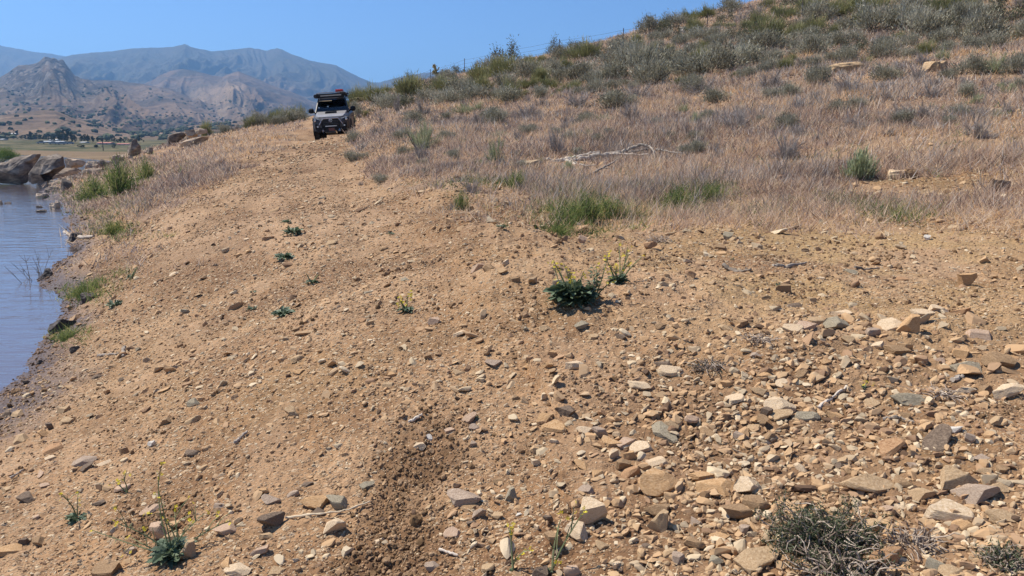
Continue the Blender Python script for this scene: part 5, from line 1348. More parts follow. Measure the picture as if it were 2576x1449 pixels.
# ------------------------------------------------------------------ dead branches, sticks, driftwood
def limb(acc, pts, r0, r1, back=.45, lift=.0, t=.6, seed=0, ref=None):
    r = np.random.default_rng(seed); Q = []
    for (u, v) in pts:
        h1 = hit(u, v).y; h2 = hit(u, ref).y if ref else h1
        d = h1 * back + h2 * (1 - back)
        X, Z = ray(u, v); x = X * d; Q.append((x, d, max(Z * d, gz(x, d) + lift)))
    Q = np.array(Q); n = len(Q)
    tt = np.linspace(0, n - 1, n * 5); P = np.stack([np.interp(tt, np.arange(n), Q[:, k]) for k in range(3)], 1)
    P = P + r.normal(size=P.shape) * r0 * .25
    tube(acc, P, np.linspace(r0, r1, len(P)) * (1 + .18 * r.normal(size=len(P))), 7, t)
bc = lambda L: [(1274.5 + x * .2083, 335.4 + y * .2083) for x, y in L]
def branches(name, label, origin, limbs, mat='wood'):
    P = hit(*origin); e = empty(name, (0, 0, 0), 0, label, 'branch', 'dead wood on the slope')
    for i, (pts, r0, r1, t) in enumerate(limbs):
        a = Acc(); limb(a, bc(pts), r0, r1, t=t, seed=i + 5, ref=origin[1]); o = a.obj('limb' if i else 'trunk', M[mat], e)
    # put the origin at the base
    e.location = P
    for c in e.children: c.data.transform(Matrix.Translation(-P))
    return e
branches('dead_branch', 'long forked bleached dead branch lying on the grassy slope', (1450, 412), [([(450,345),(600,335),(700,320),(850,325),(1060,265),(1250,240),(1500,250),(1700,255)], .055, .018, .85), ([(700,318),(850,290),(1010,245),(1120,222)], .045, .012, .9), ([(1200,245),(1380,225),(1550,160),(1640,138),(1710,150),(1760,185),(1792,250),(1785,340)], .04, .012, .55), ([(1480,225),(1600,210),(1730,182)], .03, .012, .3), ([(1805,190),(1900,210),(2060,235),(2170,242)], .02, .008, .5), ([(790,330),(820,370),(855,405)], .035, .012, .7), ([(730,345),(780,380),(825,425)], .05, .03, .8), ([(1060,265),(1130,230)], .02, .01, .4), ([(1000,270),(985,240)], .015, .006, .5)])
branches('dead_branch', 'thin dark dead branch below the bleached one, split in two at its middle', (1500, 455), [([(940,640),(1100,592),(1200,570),(1300,540),(1335,590)], .025, .01, .2), ([(990,520),(1080,460),(1170,415),(1280,355),(1350,305)], .03, .009, .45), ([(1340,585),(1420,550),(1500,500),(1550,410)], .025, .012, .2), ([(1170,418),(1240,425)], .015, .006, .5), ([(1290,545),(1310,500),(1350,640)], .02, .01, .1)])
branches('dead_branch', 'gnarled dead stick lying right of the dead branch pile', (1620, 425), [([(1560,400),(1650,385),(1750,375),(1830,380),(1895,400)], .03, .012, .35), ([(1740,378),(1790,400),(1860,432)], .02, .01, .3)])
branches('dead_branch', 'short crooked stick lying left under the dead branches', (1450, 445), [([(730,465),(770,475),(850,510),(960,522)], .022, .008, .75), ([(760,625),(850,605),(910,620)], .018, .006, .3), ([(880,370),(960,390),(1080,380)], .016, .008, .6)])
branches('dead_branch', 'straight pale stick left of the dead branches', (1340, 433), [([(255,435),(330,455),(420,470)], .022, .01, .9)])
def stick(name, label, pts, r0, r1, t, mat='wood', lift=.012, cat='stick'):
    a = Acc(); limb(a, pts, r0, r1, 1.0, lift, t, int(pts[0][0]))
    o = a.obj(name, M[mat]); c = Vector(np.concatenate(a.v).mean(0)); o.data.transform(Matrix.Translation(-c)); o.location = c
    tag(o, label, cat, 'sticks lying on the ground'); return o
stick('log', 'pale bleached log lying among shrubs on the upper slope', [(1528, 140), (1550, 124)], .16, .11, .95, lift=.25, cat='log')
stick('stick', 'purple grey stick lying below the middle of the slope', [(590, 1120), (605, 1106), (622, 1092)], .010, .006, .45)
stick('stick', 'long straw coloured stalk between the big blocky stone and the rut', [(720, 1308), (800, 1302), (875, 1290), (930, 1268)], .006, .003, 1.0, 'straw')
stick('stick', 'grey stick left of the tiny grey seedling', [(1940, 717), (1985, 716), (2025, 706)], .016, .008, .35)
stick('stick', 'brown stick with a peeling end left of the grey stick', [(1818, 712), (1850, 722), (1885, 731)], .018, .010, .2)
stick('stick', 'thin dark stick lying uphill right of the grey stick', [(2150, 705), (2180, 700), (2210, 690)], .012, .006, .3)
stick('stick', 'white bleached twig in the rubble pointing at the tiny yellow bloom', [(2058, 1030), (2095, 1005), (2130, 985)], .009, .006, .95)
stick('stick', 'small white stick by the cream stone cluster on the left slope', [(1030, 1068 - 0), (1062, 1060)], .009, .008, 1.0)
stick('stick', 'short mossy stick beside a grey block near the lake', [(308, 897), (313, 876)], .02, .016, .5)
stick('stick', 'thin flat stick pointing at the grey block near the lake', [(245, 899), (270, 895), (300, 892)], .014, .008, .45)
stick('stick', 'grey twig lying at the left edge of the picture', [(28, 1205), (45, 1195), (60, 1185)], .009, .004, .5)
stick('stick', 'thin white stick near the white stone at the bottom', [(1105, 1390), (1150, 1404)], .006, .004, 1.0)
stick('stick', 'curved grey stick left of the dark slab on the right', [(2220, 1060), (2260, 1061), (2300, 1070)], .009, .004, .3)
stick('stick', 'grey stick in the rubble on the far right', [(2395, 1445 - 483), (2420, 955)], .012, .010, .6)
stick('driftwood', 'pale driftwood branch lying on the dark mud of the lake edge', [(162, 588), (185, 594), (210, 599), (235, 601)], .05, .035, .75, lift=.04, cat='driftwood')
stick('driftwood', 'dark stranded log on the shore in front of the lakeside weeds', [(185, 520), (205, 510), (240, 500)], .06, .03, .1, lift=.05, cat='driftwood')
stick('driftwood', 'thin pale branch beside the pointed rock by the water', [(168, 500), (182, 492), (200, 487)], .03, .02, .8, lift=.05, cat='driftwood')
# bare twigs standing in the water
e = empty('drowned_twig', (0, 0, 0), 0, 'bare leafless twigs standing in the shallow lake near the bank', 'twigs')
a = Acc(); X, Z = ray(100, 705); d = WATER / Z; tr_ = np.random.default_rng(8)
base = np.array([X * d, d, WATER - .2])
for k in range(9):
    D = unit(np.array([tr_.normal() * .35, tr_.normal() * .2, 1.])); L = tr_.uniform(.35, .75)
    t = np.linspace(0, 1, 6)[:, None]; P = base + np.array([tr_.normal() * .1, tr_.normal() * .1, 0]) + D * t * L + tr_.normal(size=3) * .15 * t ** 2
    tube(a, P, np.linspace(.007, .003, 6), 4, .3, False)
    for m_ in range(4):
        i = int(tr_.integers(2, 5)); tube(a, [P[i], P[i] + (unit(D + tr_.normal(size=3) * .7)) * L * .3], [.004, .002], 3, .3, False)
o = a.obj('twigs', M['dead'], e)
e.location = base; o.data.transform(Matrix.Translation(-Vector(base)))
# dark muddy lumps on the lake edge
for u0, u1, vt, vb, l, sd in [(108, 200, 800, 832, 'wet black mud lump jutting into the lake', 71), (155, 205, 586, 604, 'dark wet stones piled at the driftwood', 72), (92, 140, 678, 700, 'black wet stones at the point of the bank near the drowned twigs', 73), (190, 250, 738, 762, 'dark hollow clod above the lakeside weeds', 74), (88, 108, 906, 918, 'small black wet stone where the mud meets the lake', 75), (172, 202, 872, 888, 'dark flat stone on the mud slope by the lake', 76)]:
    boulder(u0, u1, vt, vb, l, 'rock_wet', seed=sd, elong=1.6, group='wet dark lumps on the lake edge')
# ------------------------------------------------------------------ the car
M['paint'] = plain('car_paint', (.03, .027, .029), .4, 0, .5, .05)  # body paint darkened so its colour carries the shade of the front
M['dust'] = plain('sunlit_hood_paint', (.34, .32, .305), .3, .2, .5, .12, 3)  # same car paint, sunlight on the hood put into a brighter colour
M['plastic'] = plain('black_plastic', (.014, .014, .015), .75, 0, .2)
M['chrome'] = plain('chrome', (.62, .62, .64), .18, .9)
M['steel'] = plain('bare_steel', (.34, .31, .28), .4, .8)
M['tyre'] = plain('tyre_rubber', (.022, .021, .02), .85, bump=.3, scale=30)
M['rim'] = plain('dark_rim', (.05, .05, .052), .4, .6)
M['lens'] = plain('lamp_lens', (.50, .50, .50), .12, .4)
M['red'] = plain('red_plastic', (.68, .075, .045), .5)
M['paper'] = plain('paper', (.62, .70, .72), .8)
M['interior'] = plain('dark_interior', (.022, .022, .024), .8)
M['canvas'] = plain('awning_canvas', (.03, .03, .033), .9, bump=.4)
def glassmat():
    m, nt, p = newmat('car_glass')
    gl = N(nt, 'ShaderNodeBsdfGlossy', ins={'Roughness': .03, 'Color': (.9, .95, 1, 1)}); tr = N(nt, 'ShaderNodeBsdfTransparent', ins={'Color': (.42, .48, .47, 1)})
    fr = N(nt, 'ShaderNodeFresnel', ins={'IOR': 1.55}); mx = N(nt, 'ShaderNodeMixShader')
    nt.links.new(fr.outputs[0], mx.inputs[0]); nt.links.new(tr.outputs[0], mx.inputs[1]); nt.links.new(gl.outputs[0], mx.inputs[2])
    nt.links.new(mx.outputs[0], nt.nodes['Material Output'].inputs[0]); return m
M['glass'] = glassmat()
M['plate'] = plain('plate_paint', (.12, .04, .035), .5)
car = empty('parked_car', (0, 0, 0), 0, 'dark grey off-road car with roof rack parked tilted on the dirt track', 'car')
def part(name, mat, fn, parent=None, label=None, smooth=False):
    a = Acc(); fn(a); o = a.obj(name, M[mat], parent or car, smooth)
    if label: o['label'] = label
    return o
def loft(a, secs, t=.5, capf=True):
    n = len(secs[0]); V = []
    for s in secs: V += [(p[0], p[2], p[1]) if False else p for p in s]
    V = np.array(V, float); Fc = []
    for i in range(len(secs) - 1):
        for j in range(n):
            a0 = i * n + j; a1 = i * n + (j + 1) % n
            Fc += [(a0, a1, a1 + n), (a0, a1 + n, a0 + n)]
    k = len(V)
    if capf:
        V = np.vstack([V, np.mean(V[:n], 0), np.mean(V[-n:], 0)])
        for j in range(n):
            Fc += [(k, (j + 1) % n, j), (k + 1, k - n + j, k - n + (j + 1) % n)]
    a.add(V, Fc, t)
def bsec(y, zb, wb, wm, zm, wt, zt, zc):
    h = [(wb, y, zb), (wm, y, zb + .12), (wm, y, zm), (wt + .03, y, zt - .06), (wt - .04, y, zt), (wt * .55, y, zc)]
    return h + [(-x, yy, z) for x, yy, z in h[::-1]]
def body(a):
    loft(a, [bsec(-2.40, .62, .55, .64, .84, .60, .96, .98), bsec(-2.30, .58, .74, .82, .88, .78, 1.05, 1.07), bsec(-2.08, .56, .86, .94, .95, .87, 1.13, 1.17), bsec(-1.85, .66, .86, .95, 1.0, .89, 1.16, 1.22),
             bsec(-1.40, .86, .86, .955, 1.02, .90, 1.19, 1.26), bsec(-.95, .62, .86, .955, 1.02, .91, 1.22, 1.29), bsec(-.6, .50, .86, .955, 1.02, .91, 1.24, 1.24), bsec(.95, .50, .86, .955, 1.02, .91, 1.26, 1.26), bsec(1.40, .86, .86, .955, 1.02, .91, 1.27, 1.27), bsec(1.85, .62, .86, .955, 1.02, .91, 1.28, 1.28), bsec(2.25, .60, .80, .92, 1.0, .88, 1.28, 1.28), bsec(2.40, .62, .70, .84, .95, .80, 1.2, 1.2)])
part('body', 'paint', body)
def hood(a):
    loft(a, [[(-.62, -2.26, 1.085), (.62, -2.26, 1.085), (.62, -2.26, 1.11), (-.62, -2.26, 1.11)], [(-.76, -2.0, 1.15), (.76, -2.0, 1.15), (.74, -2.0, 1.20), (-.74, -2.0, 1.20)], [(-.80, -1.4, 1.22), (.80, -1.4, 1.22), (.76, -1.4, 1.285), (-.76, -1.4, 1.285)], [(-.80, -.98, 1.25), (.80, -.98, 1.25), (.76, -.98, 1.315), (-.76, -.98, 1.315)]])
hd = part('hood', 'dust', hood, label='hood with sunlight painted into its pale colour')
part('hood_scoop', 'plastic', lambda a: loft(a, [[(-.30, -1.78, 1.24), (.30, -1.78, 1.24), (.27, -1.78, 1.30), (-.27, -1.78, 1.30)], [(-.30, -1.25, 1.28), (.30, -1.25, 1.28), (.25, -1.25, 1.315), (-.25, -1.25, 1.315)]]), hd)
# cabin
def quadslab(a, P, th=.02):
    P = np.array(P, float); n = unit(np.cross(P[1] - P[0], P[3] - P[0])); V = np.vstack([P + n * th / 2, P - n * th / 2])
    a.add(V, [(0,1,2),(0,2,3),(4,6,5),(4,7,6),(0,4,5),(0,5,1),(1,5,6),(1,6,2),(2,6,7),(2,7,3),(3,7,4),(3,4,0)])
part('interior', 'interior', lambda a: loft(a, [[(-.80, -.72, 1.24), (.80, -.72, 1.24), (.80, -.72, 1.26), (-.80, -.72, 1.26)], [(-.80, -.12, 1.24), (.80, -.12, 1.24), (.63, -.12, 1.78), (-.63, -.12, 1.78)], [(-.80, 2.15, 1.24), (.80, 2.15, 1.24), (.64, 2.05, 1.78), (-.64, 2.05, 1.78)]]))
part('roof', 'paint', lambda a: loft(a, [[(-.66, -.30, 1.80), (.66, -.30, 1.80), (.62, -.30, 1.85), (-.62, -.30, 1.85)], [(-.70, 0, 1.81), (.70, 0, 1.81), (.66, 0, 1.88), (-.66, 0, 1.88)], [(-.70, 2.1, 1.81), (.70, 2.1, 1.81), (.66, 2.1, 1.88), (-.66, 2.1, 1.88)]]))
ws = part('windshield', 'glass', lambda a: quadslab(a, [(-.80, -.97, 1.30), (.80, -.97, 1.30), (.66, -.31, 1.80), (-.66, -.31, 1.80)], .012))
for s in (-1, 1):
    part('pillar', 'paint', lambda a: tube(a, [(s * .86, -1.0, 1.26), (s * .70, -.30, 1.82)], .045, 6))
    part('side_window', 'glass', lambda a: quadslab(a, [(s * .90, -.80, 1.29), (s * .90, .9, 1.29), (s * .715, .9, 1.79), (s * .715, -.22, 1.79)], .012))
    part('side_window', 'glass', lambda a: quadslab(a, [(s * .90, 1.0, 1.29), (s * .90, 2.15, 1.29), (s * .715, 2.02, 1.79), (s * .715, 1.0, 1.79)], .012))
    mi = part('mirror', 'plastic', lambda a: lathe(a, [(0, -.15), (.07, -.14), (.105, -.05), (.105, .06), (.06, .13), (0, .14)], 'x', (s * 1.10, -.72, 1.37), 12))
    part('mirror_arm', 'plastic', lambda a: tube(a, [(s * .90, -.74, 1.30), (s * 1.02, -.73, 1.33)], .035, 6), mi)
# paper and round stickers behind the windscreen (image left)
def wsp(x, f): return (x, -.945 + .66 * f, 1.30 + .5 * f)
def paper(a, x0, x1, f0, f1): quadslab(a, [wsp(x0, f0), wsp(x1, f0), wsp(x1, f1), wsp(x0, f1)], .004)
part('paper_notice', 'paper', lambda a: paper(a, -.58, -.30, .12, .58), label='pale blue paper behind the windscreen')
for x in (-.68, -.21): part('sticker', 'paper', lambda a: lathe(a, [(0, -.003), (.055, -.003), (.055, .003), (0, .003)], 'y', wsp(x, .36 if x > -.5 else .30), 16), label='round sticker behind the windscreen')
part('wiper', 'plastic', lambda a: tube(a, [(-.5, -1.0, 1.31), (0, -.93, 1.335), (.35, -.95, 1.33)], .012, 4))
part('sun_strip', 'straw', lambda a: quadslab(a, [(-.70, -.42, 1.735), (.0, -.42, 1.735), (.0, -.385, 1.762), (-.69, -.385, 1.762)], .006))
# front
FY = -2.41
def panel(a, pts, y, th=.03):
    P = np.array([(x, y, z) for x, z in pts]); n = len(P); V = np.vstack([P, P + [0, th, 0]]); c = P.mean(0); V = np.vstack([V, c])
    Fc = [(2 * n, (j + 1) % n, j) for j in range(n)] + [(j, (j + 1) % n, (j + 1) % n + n) for j in range(n)] + [(j, (j + 1) % n + n, j + n) for j in range(n)]
    a.add(V, Fc)
gr = part('grille', 'plastic', lambda a: panel(a, [(-.50, .84), (-.36, 1.02), (.36, 1.02), (.50, .84), (.44, .66), (-.44, .66)], FY - .02, .12))
for z in (.76, .82, .88, .94): part('grille_bar', 'rim', lambda a: box(a, (0, FY - .028, z), (.78, .012, .018)), gr)
part('grille_trim', 'chrome', lambda a: tube(a, [(-.60, FY - .02, .80), (-.40, FY - .03, 1.045), (.40, FY - .03, 1.045), (.60, FY - .02, .80)], .013, 5), gr)
def emblem(a):
    def ell(cx, cz, rx, rz_, r=.007):
        t = np.linspace(0, 2 * math.pi, 25); tube(a, np.stack([cx + rx * np.cos(t), np.full(25, FY - .045), cz + rz_ * np.sin(t)], 1), r, 5, .5, False)
    ell(0, .955, .085, .058, .009); ell(0, .955, .028, .054); ell(0, .978, .056, .024)
part('emblem', 'chrome', emblem, gr)
part('lower_bumper', 'plastic', lambda a: loft(a, [[(-.74, -2.36, .50), (.74, -2.36, .50), (.80, -2.36, .70), (-.80, -2.36, .70)], [(-.56, -2.46, .52), (.56, -2.46, .52), (.60, -2.46, .67), (-.60, -2.46, .67)]]))
for s in (-1, 1):
    h = part('headlight', 'plastic', lambda a: panel(a, [(s * .50, 1.03), (s * .90, 1.10), (s * .93, .98), (s * .82, .90), (s * .58, .93)][::s], -2.335, .14))
    part('headlight_lens', 'lens', lambda a: lathe(a, [(0, -.02), (.055, -.01), (.07, .02), (.07, .04)], 'y', (s * .80, -2.35, .985), 16), h)
    part('headlight_strip', 'lens', lambda a: panel(a, [(s * .51, 1.025), (s * .89, 1.095), (s * .89, 1.065), (s * .55, 1.0)][::s], -2.35, .02), h)
    fl_ = part('fog_light', 'plastic', lambda a: panel(a, [(s * .56, .80), (s * .80, .84), (s * .80, .64), (s * .60, .62)][::s], -2.385, .12))
    part('lamp_lens', 'lens', lambda a: box(a, (s * .68, -2.395, .735), (.075, .03, .06)), fl_)
    part('bumper_corner', 'paint', lambda a: loft(a, [[(s * .60, -2.36, .56), (s * .92, -2.16, .56), (s * .92, -2.16, .66), (s * .60, -2.36, .62)], [(s * .60, -2.33, .60), (s * .94, -2.1, .62), (s * .95, -2.1, .92), (s * .62, -2.33, .66)]]))
    part('tow_shackle', 'chrome', lambda a: tube(a, [(s * .40, -2.47, .60), (s * .46, -2.52, .57), (s * .43, -2.52, .52), (s * .37, -2.52, .54), (s * .40, -2.47, .60)], .013, 5))
part('light_bar', 'lens', lambda a: box(a, (0, -2.475, .735), (.58, .04, .035)), label='long pale light bar in the bumper')
part('license_plate', 'plate', lambda a: box(a, (.02, -2.475, .60), (.30, .008, .12)), label='dark reddish front plate under the light bar')
part('skid_plate', 'steel', lambda a: quadslab(a, [(-.32, -2.38, .50), (.32, -2.38, .50), (.26, -1.9, .38), (-.26, -1.9, .38)], .02))
part('chassis', 'plastic', lambda a: (box(a, (0, 0, .50), (.7, 4.2, .12)), box(a, (0, -1.4, .42), (1.4, .12, .12)), box(a, (0, 1.4, .42), (1.4, .14, .14)))[0])
for sx in (-1, 1):
    for y in (-1.4, 1.4):
        w_ = part('wheel', 'tyre', lambda a: lathe(a, [(.25, -.13), (.36, -.145), (.405, -.13), (.42, -.09), (.425, 0), (.42, .09), (.405, .13), (.36, .145), (.25, .13)], 'x', (sx * .83, y, .425), 32))
        part('rim', 'rim', lambda a: lathe(a, [(0, -.08), (.06, -.09), (.10, -.05), (.22, -.07), (.25, -.12), (.25, .12), (.22, .07), (.10, .05), (.06, .09), (0, .08)], 'x', (sx * .83, y, .425), 24), w_)
        t = np.linspace(-.15, math.pi + .15, 15)
        part('fender_flare', 'plastic', lambda a: tube(a, np.stack([np.full(15, sx * .955), y + .52 * np.cos(t), .45 + .50 * np.sin(t)], 1), .035, 6))
        part('wheel_well', 'interior', lambda a: lathe(a, [(0, -.02), (.49, -.02), (.49, .02), (0, .02)], 'x', (sx * .945, y, .45), 24))
    part('rock_slider', 'plastic', lambda a: tube(a, [(sx * .93, -.85, .47), (sx * .96, -.7, .45), (sx * .96, .7, .45), (sx * .93, .85, .47)], .04, 6))
    part('door_handle', 'plastic', lambda a: box(a, (sx * .968, .15, 1.08), (.02, .2, .03)))
# roof rack and awning
rk = part('roof_rack', 'plastic', lambda a: ([box(a, (0, y, 2.02), (1.46, .07, .04)) for y in np.linspace(-.55, 1.9, 9)], [box(a, (x, .67, 2.02), (.06, 2.55, .06)) for x in (-.73, .73)], [box(a, (x, y, 1.94), (.05, .08, .14)) for x in (-.66, .66) for y in (-.2, .8, 1.8)])[0])
part('rack_fairing', 'plastic', lambda a: loft(a, [[(-.70, -.62, 1.86), (.70, -.62, 1.86), (.70, -.66, 2.00), (-.70, -.66, 2.00)], [(-.70, -.35, 1.90), (.70, -.35, 1.90), (.70, -.50, 2.03), (-.70, -.50, 2.03)]]), rk)
part('rack_light_bar', 'steel', lambda a: box(a, (0, -.68, 1.955), (1.1, .04, .045)), rk, label='long dull reddish light bar on the roof rack front')
part('rack_top_rail', 'steel', lambda a: tube(a, [(-.74, -.60, 2.075), (.74, -.60, 2.075)], .017, 6), rk)
part('awning', 'canvas', lambda a: tube(a, [(-.82, -.70, 1.95), (-.82, 1.7, 1.95)], .085, 10), rk)
part('rack_gear', 'canvas', lambda a: (box(a, (.62, .1, 2.0), (.34, .5, .12), euler(.1, .1, .2)), tube(a, [(.55, -.5, 2.0), (.86, -.45, 1.97)], .05, 8), box(a, (.80, -.35, 1.90), (.12, .2, .05)))[0], rk)
Rc = Matrix.Translation(CARC) @ CARROT @ Matrix.Diagonal((.94, 1, 1.20, 1))
car.matrix_world = Rc
bd = empty('recovery_boards', (0, 0, 0), 0, 'bright red recovery boards strapped on top of the car roof rack', 'recovery boards')
for k in range(2):
    a = Acc(); box(a, (.42, .15, 2.085 + k * .065), (.36, 1.15, .03))
    for i in range(-2, 3):
        for j in range(9): box(a, (.42 + i * .075, -.35 + j * .125, 2.115 + k * .065), (.045, .07, .03), taper=.6)
    a.obj('board', M['red'], bd)
bd.matrix_world = Rc
# ------------------------------------------------------------------ wire fence along the slope
M['post'] = plain('rusty_steel_post', (.060, .045, .038), .8)
fence = empty('wire_fence', (0, 0, 0), 0, 'rusty wire fence on thin steel posts climbing along the top of the slope', 'fence')
tops = [(2021, -22, 46), (1780, 34, 50), (1568, 71, 54), (1407, 98, 58), (1264, 125, 63), (1168, 147, 70), (1082, 174, 78), (1010, 196, 84), (975, 212, 90)]
TP = []
for i, (u, v, d) in enumerate(tops):
    X, Z = ray(u, v); top = np.array([X * d, d, Z * d]); zb = gz(X * d, d)
    TP.append(top)
    if top[2] - zb > 2.6: zb = top[2] - 2.0
    a = Acc(); tube(a, [(top[0], d, min(zb, top[2] - 1.0) - .2), (top[0] + .015, d, top[2])], .028 if i != 7 else .06, 5)
    o = a.obj('post', M['post'], fence)
ex = TP[0] + (TP[0] - TP[1]) * 1.1
TP = [ex] + TP
for h in (.12, .42, .72, 1.0):
    a = Acc()
    for p, q in zip(TP[:-1], TP[1:]):
        t = np.linspace(0, 1, 5)[:, None]; P = p + (q - p) * t - np.array([0, 0, 1.]) * (h + .10 * (t * (1 - t)) * 4 * (.5 + h * .3))
        tube(a, P, .007, 3, .5, False)
    a.obj('wire', M['post'], fence)
# ------------------------------------------------------------------ far shore: village, trees, pole
def fh(x, y): return far_height(np.asarray(x, float), np.asarray(y, float))
def hitfar(u, v, dmin=135, dmax=1300):
    X, Z = ray(u, v); t = np.geomspace(dmin, dmax, 3000); h = fh(X * t, t); k = np.nonzero(Z * t < h)[0]
    d = t[k[0]] if len(k) else 700.0
    return Vector((X * d, d, float(fh([X * d], [d])[0])))
def tree_mesh(seed, dense=1.0, conif=False):
    r = np.random.default_rng(seed); lf, st = Acc(), Acc()
    nc = int(r.integers(14, 20))
    C = r.normal(size=(nc, 3)) * np.array([.42, .42, .22]); C[:, 2] += .58; C[:, 2] = np.clip(C[:, 2], .22, .93)
    if conif: C[:, :2] *= ((1.05 - C[:, 2]) * 1.2)[:, None]
    n = int(1500 * dense); i = r.integers(0, nc, n); B = C[i] + unit(r.normal(size=(n, 3))) * (r.uniform(.06, .2, n) * np.array([1]))[:, None] * np.array([1.2, 1.2, .55])
    D = unit(r.normal(size=(n, 3)))
    blades(lf, B, D, r.uniform(.06, .13, n), r.uniform(.05, .09, n), np.clip(.45 + r.normal(size=n) * .2, 0, 1), .5, r)
    tube(st, [(0, 0, -.05), (.01, 0, .2), (.03, .02, .5)], [.045, .035, .02], 6)
    for c in C[:6]: tube(st, [(.01, 0, .22), tuple(c * .6), tuple(c)], [.02, .014, .006], 4, .5, False)
    a = lf.mesh('crown'); a.materials.append(M['treeleaf']); b = st.mesh('trunk'); b.materials.append(M['twig']); return a, b
TM = [tree_mesh(900 + k, 1, k == 3) for k in range(5)]
bf = lambda x, y: (x / 6, y / 6 + 301.9)
VM = [('the far white roof at the left', 185, 205), ('the long white building', 690, 330), ('the grey roofed building', 870, 320), ('the long red roof', 1560, 350), ('the utility pole', 1560, 400), ('the low red roof', 1830, 360), ('the tallest dark tree clump', 1000, 300)]
VT = []
tr2 = np.random.default_rng(31)
def vtree(x, yb, h_, w_, label=None):
    u, v = bf(x, yb); P = hitfar(u, v); s = P.y / F
    e = empty('village_tree', P, float(tr2.uniform(0, 6.28)))
    H = h_ / 6 * s; W = w_ / 6 * s
    e.scale = (W * .62, W * .62, H)
    c, t = TM[int(tr2.integers(len(TM)))]; mobj('crown', c, parent=e); mobj('trunk', t, parent=e)
    VT.append((e, x, yb, h_, label))
for x, yb, h_, w_ in [(255,262,118,70),(30,240,60,90),(90,250,55,70),(150,262,50,80),(460,300,125,115),(400,300,80,80),(545,300,100,100),(600,305,90,80),(650,310,80,90),(720,305,95,110),(780,315,70,80),(330,292,60,90),(200,285,45,80),(110,300,50,110),(20,295,45,90),(820,320,100,80),(900,330,150,110),(960,335,185,120),(1020,338,180,120),(1085,340,160,110),(1130,342,110,80),(1240,335,95,90),(1290,338,120,80),(1340,338,105,90),(1400,340,95,90),(1480,335,75,80),(1540,330,60,80),(1620,335,55,70),(1700,330,100,60),(1740,340,60,60),(1820,345,85,80),(1880,345,60,70),(1780,340,50,70),(2100,338,100,100),(1960,345,60,70),(2010,345,55,70)]:
    vtree(x, yb, h_, w_)
vtree(1240, 425, 52, 105, 'rounded bush in the field below the right part of the village'); vtree(1455, 428, 58, 115, 'wider dark bush in the field left of the utility pole'); vtree(1715, 428, 62, 66, 'small dark bush in the field right of the utility pole')
VL = {}
for e, x, yb, h_, lab in VT:
    if lab: tag(e, lab, 'bush', 'bushes in the field'); continue
    nm, a, b = min(VM, key=lambda m_: abs(x - m_[1]) + abs(yb - m_[2]))
    s = 'left of' if x < a - 25 else ('right of' if x > a + 25 else 'by')
    VL.setdefault(('tall ' if h_ > 105 else ('low ' if h_ < 62 else '')) + 'dark village tree ' + s + ' ' + nm, []).append((x, e))
for l, L in VL.items():
    L.sort(key=lambda a: a[0])
    if len(L) == 1: tag(L[0][1], l, 'tree', 'trees of the far village')
    elif len(L) <= 8:
        for (u, e), nm in zip(L, ['left one', 'right one'] if len(L) == 2 else ORD): tag(e, nm + ' of the ' + l.replace('tree', 'trees', 1), 'tree', 'trees of the far village')
    else:
        for u, e in L: tag(e, l, 'tree', 'lookalikes: ' + l)
M['wallwhite'] = plain('white_wall', (.36, .34, .31), .8); M['roofwhite'] = plain('white_roof', (.48, .48, .46), .6); M['roofgrey'] = plain('grey_roof', (.30, .32, .34), .6); M['roofred'] = plain('red_roof', (.38, .14, .10), .8); M['dwin'] = plain('dark_window', (.03, .035, .04), .2)
def house(x, yb, w_, h_, wall, roof, label, rr=.45):
    u, v = bf(x, yb); P = hitfar(u, v); s = P.y / F; W = w_ / 6 * s; H = h_ / 6 * s; D = max(7, W * .3)
    e = empty('village_house', P, 0, label, 'house', 'houses of the far village')
    a = Acc(); box(a, (0, D / 2, H * (1 - rr) / 2 - .5), (W * .96, D * .94, H * (1 - rr) + 1)); a.obj('wall', M[wall], e)
    a = Acc(); z0 = H * (1 - rr)
    V = [(-W/2, 0, z0), (W/2, 0, z0), (W/2, D, z0), (-W/2, D, z0), (-W/2, D/2, H), (W/2, D/2, H)]
    a.add(V, [(0,1,5),(0,5,4),(2,3,4),(2,4,5),(0,4,3),(1,2,5),(0,3,2),(0,2,1)]); a.obj('roof', M[roof], e)
    nwin = max(2, int(W / 5))
    for k in range(nwin):
        a = Acc(); box(a, (-W * .42 + W * .84 * (k + .5) / nwin, D * .03 - .03, z0 * .52), (1.3, .08, min(1.2, z0 * .5))); a.obj('window', M['dwin'], e)
house(185, 222, 90, 24, 'wallwhite', 'roofwhite', 'small house with a bright white roof at the left of the far village')
house(690, 345, 150, 30, 'wallwhite', 'roofgrey', 'long low white building in the middle of the far village')
house(860, 352, 170, 34, 'wallwhite', 'roofgrey', 'wide building with a grey roof right of the long white one')
house(790, 312, 120, 24, 'wallwhite', 'roofwhite', 'white roofed shed among the trees behind the long white building')
house(1235, 350, 90, 22, 'wallwhite', 'roofwhite', 'small white building between the tree clumps')
house(1560, 368, 210, 34, 'wallwhite', 'roofred', 'long house with a red roof behind the utility pole')
house(1840, 378, 190, 26, 'wallwhite', 'roofred', 'low house with a pinkish red roof near the pinnacle rock')
house(10, 305, 60, 22, 'wallwhite', 'roofwhite', 'pale house at the left frame edge of the village')
